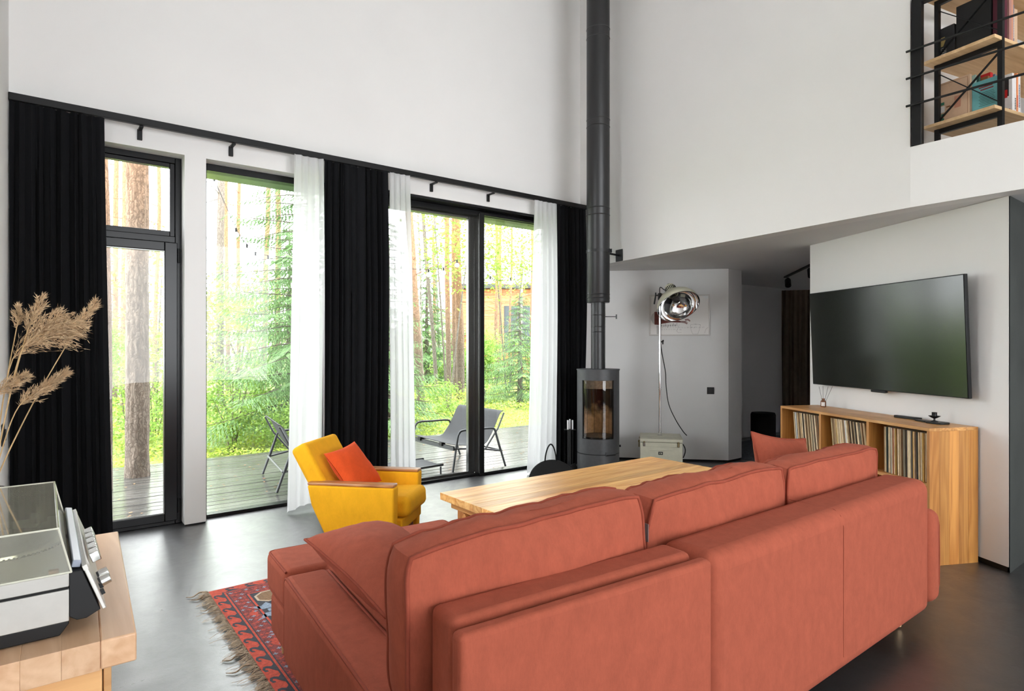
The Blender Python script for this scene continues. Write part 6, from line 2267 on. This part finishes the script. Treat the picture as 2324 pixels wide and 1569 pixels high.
def outdoors():
    # terrace
    d = thing('terrace_deck', None, None, (3.8, 7.0, -0.06), kind='structure')
    d['label'] = 'wet dark wooden terrace outside the windows'
    w = 0.140
    n = 21
    me = None
    for i in range(n):
        yc = 5.535 + w * (i + 0.5)
        if me is None:
            o = MB().box(-5.5, 5.5, -w / 2 + 0.006, w / 2 - 0.006, -0.014, 0.014).build('deck_board', 'deck_wood', d, bevel=0.003, world=False)
            me = o
        else:
            o = me.copy()
            col.objects.link(o)
        o.location = (0.0, yc - 7.0, 0.014 + NR.uniform(-0.0015, 0.0015))
    MB().box(-1.7, 9.3, 5.53, 8.475, -0.20, -0.062).build('deck_frame', 'house_dark', d)
    g = MB()
    nx, ny = 60, 60
    xs = np.linspace(-14, 46, nx + 1)
    ys = np.concatenate([np.linspace(5.53, 24, 40), np.linspace(25, 70, ny - 39)])
    V = [(x, y, -0.33 + 0.08 * mnoise.noise(Vector((x * 0.5, y * 0.5, 0))) + (0.012 * max(0, y - 18)) - (0.4 if y < 8.4 else 0)) for y in ys for x in xs]
    Q = [(j * (nx + 1) + i, j * (nx + 1) + i + 1, (j + 1) * (nx + 1) + i + 1, (j + 1) * (nx + 1) + i) for j in range(ny) for i in range(nx)]
    o = np_mesh('forest_ground', V, Q, 'forest_floor', None, True)
    struct(o, 'mossy forest ground beyond the terrace')

    # fallen leaves and bilberry cover
    P = np.stack([NR.uniform(-0.4, 7.5, 260), NR.uniform(5.6, 8.4, 260), np.full(260, -0.028)], axis=1)
    V, Q = leaf_quads(P, 0.030, 0.97, 0.6)
    V[:, 2] = np.clip(V[:, 2], -0.029, -0.024)
    o = np_mesh('fallen_leaves', V, Q, 'fallen_leaf')
    o['kind'] = 'stuff'
    o['label'] = 'small fallen leaves scattered on the wet terrace'
    pts = []
    for (ya, yb, dens) in ((8.5, 10.5, 620), (10.5, 14, 300), (14, 20, 110)):
        ymid = (ya + yb) / 2
        xa, xb = -0.12 * ymid - 0.8, 0.92 * yb + 0.5
        nn = int((yb - ya) * (xb - xa) * dens)
        X = NR.uniform(xa, xb, nn)
        Y = NR.uniform(ya, yb, nn)
        mound = np.array([0.22 + 0.20 * mnoise.noise(Vector((x * 1.3, y * 1.3, 5))) for x, y in zip(X, Y)])
        Z = -0.33 + NR.uniform(0.0, 1.0, nn) ** 0.6 * np.maximum(0.08, mound) * (1.0 if ya < 14 else 1.5)
        pts.append((np.stack([X, Y, Z], axis=1), 0.055 if ya < 10 else (0.075 if ya < 14 else 0.12)))
    VV, QQ, off = [], [], 0
    for P, s in pts:
        V, Q = leaf_quads(P, s, 0.6)
        VV.append(V)
        QQ.append(Q + off)
        off += len(V)
    o = np_mesh('bilberry_undergrowth', np.concatenate(VV), np.concatenate(QQ), 'leaf_bilberry')
    o['kind'] = 'stuff'
    o['label'] = 'bright green bilberry undergrowth covering the forest floor'

    # pines: two through the deck, the others in the forest
    pine('thick grey pine trunk growing up through the terrace, behind the glazed door', 0.823, 7.80, -0.30, 0.235, 7.5, 'pine_bark_near', seed=3, near=True, twigs=0)
    pine('pine trunk growing through the terrace, mostly hidden by the left black curtain', 0.455, 7.26, -0.30, 0.19, 7.5, 'pine_bark', seed=5, twigs=0)
    far = [
        ('slim distant pine seen through the glazed door, left of the thick trunk', 1.56, 20.0, 0.15, (0.1, 0), 0),
        ('second distant pine close behind the thick trunk, seen through the glazed door', 1.64, 18.0, 0.20, (0, 0), 0),
        ('thin distant pine at the right side of the glazed door', 2.77, 22.0, 0.13, (0.2, 0), 10),
        ('greyish pine trunk nearest the white pier, in the fixed window', 3.60, 17.0, 0.20, (0.05, 0), 0),
        ('thin reddish pine, second from the white pier in the fixed window', 4.70, 21.0, 0.14, (-0.1, 0), 0),
        ('thin reddish pine, third from the white pier in the fixed window', 5.22, 22.0, 0.14, (0.1, 0), 8),
        ('pale far pine in the middle of the fixed window', 6.60, 24.0, 0.20, (0.3, 0), 10),
        ('far pine half hidden by the spruce, in the fixed window', 5.96, 20.0, 0.19, (0, 0), 10),
        ('orange pine trunk, leftmost in the left pane of the sliding door', 7.47, 13.36, 0.205, (-0.75, 0), 0),
        ('thin leaning grey trunk, second from the left in the sliding door', 9.27, 15.64, 0.115, (-0.95, 0), 0),
        ('orange pine left of the thickest trunk in the sliding door', 9.76, 15.80, 0.165, (-0.15, 0), 0),
        ('slim orange pine directly beside the thickest trunk in the sliding door', 10.18, 16.05, 0.125, (-0.25, 0), 0),
        ('thickest pine trunk in the sliding door, left of its post', 10.46, 16.25, 0.285, (-0.25, 0), 0),
        ('distant pine left of the sliding door post', 15.9, 24.0, 0.15, (0.2, 0), 8),
        ('orange pine nearest the post in the right pane of the sliding door', 16.1, 22.0, 0.17, (0, 0), 8),
        ('second pine right of the post in the right pane of the sliding door', 17.8, 24.0, 0.15, (0, 0), 8),
        ('slim pine in the middle of the right pane of the sliding door', 16.8, 22.0, 0.11, (0.25, 0), 6),
        ('far pine beside the right sheer curtain', 18.1, 22.0, 0.14, (0.1, 0), 10),
        ('distant slim pine between the two left trunks of the sliding door', 13.2, 22.5, 0.15, (0, 0), 0),
        ('distant orange pine behind the thin leaning trunk', 13.5, 21.5, 0.13, (0, 0), 0),
    ]
    for k, (lab, x, y, dia, lean, tf) in enumerate(far):
        grey = 'grey' in lab
        pine(lab, x, y, -0.35 + 0.012 * max(0, y - 18), dia, 11.0, 'trunk_grey' if grey else 'pine_bark', lean, seed=20 + k, tufts=tf)
    pine('white birch trunk near the right sheer curtain', 15.9, 20.0, -0.3, 0.125, 10.0, 'birch_bark', (0.1, 0), seed=60, name='birch_tree', group=None)
    pine('thin leaning birch between the pines of the sliding door', 12.3, 20.5, -0.3, 0.085, 9.0, 'birch_bark', (-0.4, 0), seed=61, name='birch_tree', group=None)
    pine('thin birch stem left of the leaning trunk in the sliding door', 9.9, 17.6, -0.3, 0.08, 9.0, 'birch_bark', (-0.3, 0), seed=62, name='birch_tree', group=None)

    # spruces
    spruce('large young spruce behind the white sheer left of the armchair', 3.70, 10.60, -0.3, 7.6, 2.35, 190, 1)
    spruce('dark spruce standing behind the leftmost trunks of the sliding door', 11.4, 20.0, -0.3, 5.2, 2.0, 80, 2, 0.75, tw=0.22)
    spruce('near spruce branches at the left edge of the sliding door', 5.25, 10.7, -0.3, 4.2, 1.30, 80, 3)
    spruce('low pale spruce beside the right sheer curtain', 10.55, 13.3, -0.3, 3.2, 1.55, 80, 4)
    spruce('small spruce further back in the fixed window', 4.9, 15.5, -0.3, 4.8, 1.5, 70, 5, 0.8, tw=0.2)

    # shrubs and broad-leaved trees
    G1, G2, G3 = 'shrubs beyond the terrace', 'broad-leaved trees in the garden', 'distant trees'
    shrubs = [
        ('leafy shrub behind the thick pine trunk in the glazed door', 1.05, 11.2, (0, 0, 1.1), (0.75, 0.6, 1.1), 1500),
        ('leafy shrub at the left of the glazed door, beside the curtain', 0.55, 12.4, (0, 0, 1.2), (0.7, 0.6, 1.2), 1500),
        ('leafy shrub at the right of the glazed door', 1.62, 12.8, (0, 0, 1.0), (0.7, 0.6, 1.0), 1400),
        ('leafy shrub beside the white pier in the fixed window', 2.35, 10.2, (0, 0, 0.85), (0.60, 0.5, 0.75), 1500),
        ('taller leafy shrub behind it in the fixed window', 3.0, 13.0, (0, 0, 1.5), (0.8, 0.7, 1.4), 1700),
        ('rounded shrub below the spruce in the fixed window', 3.1, 9.6, (0, 0, 0.45), (0.6, 0.45, 0.4), 1000),
        ('pale shrub right of the sliding door post', 13.0, 18.0, (0, 0, 1.1), (1.2, 1.0, 1.0), 1500),
        ('pale shrub beside the neighbouring house', 16.5, 21.5, (0, 0, 1.2), (1.5, 1.0, 1.1), 1500),
        ('green shrub behind the thickest trunk', 12.3, 18.6, (0, 0, 1.0), (1.2, 0.9, 1.1), 1500),
        ('low shrub behind the sun lounger', 7.6, 12.0, (0, 0, 0.5), (0.9, 0.6, 0.45), 1200),
    ]
    for k, (lab, x, y, cc, cr, n_) in enumerate(shrubs):
        leafy('shrub', lab, x, y, -0.3, 0.5, cc, cr, int(n_ * 1.7), 0.062 if y < 14 else 0.11, 'leaf_shrub', 200 + k, G1)
    trees = [
        ('birch crown filling the upper left of the sliding door', 8.5, 13.8, (0, 0, 4.9), (1.3, 1.1, 1.7), 2600),
        ('birch crown above the thickest trunk in the sliding door', 10.4, 14.7, (0, 0, 5.0), (1.2, 1.0, 1.8), 2400),
        ('birch crown left in the right pane of the sliding door', 12.0, 15.8, (0, 0, 4.7), (1.2, 1.0, 1.5), 1700),
        ('light leafy tree in the lower half of the glazed door', 1.9, 15.0, (0, 0, 2.6), (1.1, 1.0, 1.4), 1500),
        ('light leafy tree left in the fixed window', 3.5, 15.2, (0, 0, 2.7), (1.0, 0.9, 1.2), 1300),
    ]
    for k, (lab, x, y, cc, cr, n_) in enumerate(trees):
        leafy('leafy_tree', lab, x, y, -0.3, 2.0, cc, cr, n_, 0.11, 'leaf_birch', 300 + k, G2, stems=2, clump=26, bark='trunk_grey', stem_r=0.03)
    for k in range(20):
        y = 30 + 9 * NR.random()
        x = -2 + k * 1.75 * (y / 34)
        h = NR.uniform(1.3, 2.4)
        lab = 'pale green tree far back in the forest, haze put into its leaf colour'
        leafy('distant_tree', lab, x, y, 0.0, 2, (0, 0, h), (2.0, 1.6, h * 1.05), 1500, 0.26, 'leaf_far_hazed', 400 + k, G3, stems=4, clump=24, stem_r=0.06)

    house()
    lounger()
    string_lights()


def house():
    P1 = Vector((19.6, 30.35, 0))
    e = Vector((3.20, -2.47, 0)).normalized()
    n = Vector((-e.y, e.x, 0))
    if n.dot(P1) > 0:
        n = -n
    t = thing('neighbouring_house', 'orange timber house with dark windows far behind the trees', 'house', tuple(P1))
    Z = Vector((0, 0, 1))

    def blk(x0, x1, y0, y1, z0, z1, name, mat, par=None):
        m = MB().obox(P1 + e * (x0 + x1) / 2 - n * (y0 + y1) / 2 + Z * (z0 + z1) / 2, e, n, Z, (x1 - x0) / 2, abs(y1 - y0) / 2, (z1 - z0) / 2)
        return m.build(name, mat, par or t)
    L = 9.0
    wall = blk(0, L, 0.05, 6.0, -0.3, 4.75, 'wall', 'house_boards')
    z = -0.25
    me = None
    while z < 4.65:
        if me is None:
            m = MB().box(-L / 2, L / 2, -0.03, 0.03, -0.085, 0.085)
            o = m.build('siding_board', 'house_boards', None, world=False)
            o.parent = wall
            me = o
        else:
            o = me.copy()
            col.objects.link(o)
        p = INV[wall.name] @ (P1 + e * L / 2 + Z * (z + 0.085) + n * 0.0)
        o.location = p
        o.rotation_euler = (0, 0, math.atan2(e.y, e.x))
        z += 0.178
    blk(-0.4, L + 0.4, -0.5, 6.3, 4.75, 5.0, 'roof', 'house_dark')
    wdw = blk(2.55, 5.2, -0.05, 0.08, 1.0, 3.75, 'window', 'house_dark')
    for k in range(3):
        blk(2.62 + k * 0.86, 3.42 + k * 0.86, -0.07, 0.0, 1.06, 3.68, 'pane', 'house_glass', wdw)
    blk(0.8, 1.55, -0.9, 0.0, 1.55, 1.75, 'balcony', 'house_dark')
    blk(0.9, 1.35, -0.7, -0.3, 1.75, 2.35, 'balcony_planter', 'white_paint')
    blk(0.9, 1.5, -0.06, 0.05, -0.2, 1.5, 'door', 'house_boards')


def lounger():
    z0 = -0.030
    t = thing('sun_lounger', 'grey sling lounge chair on the terrace, seen through the sliding door', 'lounge chair', (3.95, 6.2, z0), 0, 'sling lounge chairs on the terrace')
    ya, yb = 5.715, 6.70
    for y in (ya, yb):
        pts = [(3.581, y, z0 + 0.006), (3.612, y, 0.16), (3.644, y, 0.348), (3.662, y, 0.410), (3.713, y, 0.448), (3.90, y, 0.447), (4.118, y, 0.443), (4.165, y, 0.405), (4.195, y, 0.32), (4.315, y, z0 + 0.006)]
        MB().tube(smooth_path(pts, 4), 0.0125, 10).build('side_frame', 'galvanised', t, smooth=True)
        MB().tube([(3.605, y, 0.255), (3.95, y, 0.225), (4.262, y, 0.165)], 0.010, 8).build('side_bar', 'galvanised', t, smooth=True)
        MB().tube([(4.03, y, 0.22), (4.20, y, 0.43), (4.29, y, 0.61)], 0.010, 8).build('back_rail', 'galvanised', t, smooth=True)
        MB().tube([(4.16, y, 0.40), (4.235, y, 0.175)], 0.008, 8).build('brace', 'galvanised', t, smooth=True)
    MB().bar((3.60, ya, 0.258), (3.60, yb, 0.258), 0.022, 0.045).build('front_bar', 'galvanised', t)
    MB().tube([(4.26, ya, 0.17), (4.26, yb, 0.17)], 0.010, 8).build('rear_bar', 'galvanised', t)
    prof = smooth_path([(3.585, 0, 0.300), (3.75, 0, 0.275), (3.95, 0, 0.248), (4.05, 0, 0.275), (4.12, 0, 0.36), (4.19, 0, 0.48), (4.255, 0, 0.60), (4.30, 0, 0.628)], 4)
    v, f = [], []
    for th in (0.0, 0.005):
        for p in prof:
            v += [(p.x, ya + 0.025, p.z + th), (p.x, yb - 0.025, p.z + th)]
    n = len(prof)
    for k in range(n - 1):
        a = 2 * k
        f += [(a, a + 2, a + 3, a + 1), (2 * n + a, 2 * n + a + 1, 2 * n + a + 3, 2 * n + a + 2), (a, 2 * n + a, 2 * n + a + 2, a + 2), (a + 1, a + 3, 2 * n + a + 3, 2 * n + a + 1)]
    MB().add(v, f).build('sling', 'sling_grey', t, smooth=True)
    for s in (0.25, 0.75):
        MB().box(3.57, 3.62, ya + (yb - ya) * s - 0.03, ya + (yb - ya) * s + 0.03, 0.262, 0.300).build('clip', 'black_plastic', t)
    dup(t, (2.22, 6.48, z0), math.radians(172), 'grey sling lounge chair half hidden behind the white sheer of the fixed window')
    b = thing('foot_rest', 'low grey bench frame in front of the lounge chair', 'foot rest', (3.1, 5.75, z0))
    MB().bar((2.80, 5.76, 0.075), (3.50, 5.78, 0.085), 0.022, 0.022).build('rail', 'galvanised', b)
    for x in (2.83, 3.46):
        MB().tube([(x, 5.765, z0 + 0.004), (x, 5.765, 0.07)], 0.010, 8).build('leg', 'galvanised', b)
    MB().bar((2.80, 6.20, 0.075), (3.50, 6.22, 0.085), 0.022, 0.022).build('rail', 'galvanised', b)
    for x in (2.83, 3.46):
        MB().tube([(x, 6.21, z0 + 0.004), (x, 6.21, 0.07)], 0.010, 8).build('leg', 'galvanised', b)
    MB().box(2.83, 3.47, 5.775, 6.20, 0.080, 0.086).build('sling', 'sling_grey', b)


def string_lights():
    runs = [
        ('string of white festoon bulbs hung from the pine across the terrace', [(0.90, 7.74, 3.95), (1.52, 7.8, 3.55), (1.62, 7.8, 3.30), (1.86, 7.8, 2.76), (1.96, 7.8, 2.63), (2.05, 7.8, 2.55), (2.14, 7.8, 2.52), (2.53, 7.8, 2.50), (3.3, 7.8, 2.49),
         (4.17, 7.8, 2.50), (4.60, 7.8, 2.53), (4.77, 7.8, 2.58), (5.0, 7.8, 2.70), (5.31, 7.8, 2.56), (5.56, 7.8, 2.50), (5.82, 7.8, 2.45), (6.6, 7.6, 2.7), (7.4, 6.6, 3.0), (7.8, 5.525, 3.1)]),
    ]
    for lab, pts in runs:
        t = thing('string_lights', lab, 'string lights', pts[0])
        P = smooth_path(pts, 8)
        MB().tube(P, 0.004, 5).build('cable', 'black_plastic', t)
        for k in range(5, len(P), 9):
            p = P[k]
            MB().tube([p, p - Vector((0, 0, 0.045))], 0.012, 8).build('socket', 'black_plastic', t)
            MB().sphere(tuple(p - Vector((0, 0, 0.082))), 0.036, 12, 8).build('bulb', 'bulb_white', t, smooth=True)


outdoors()
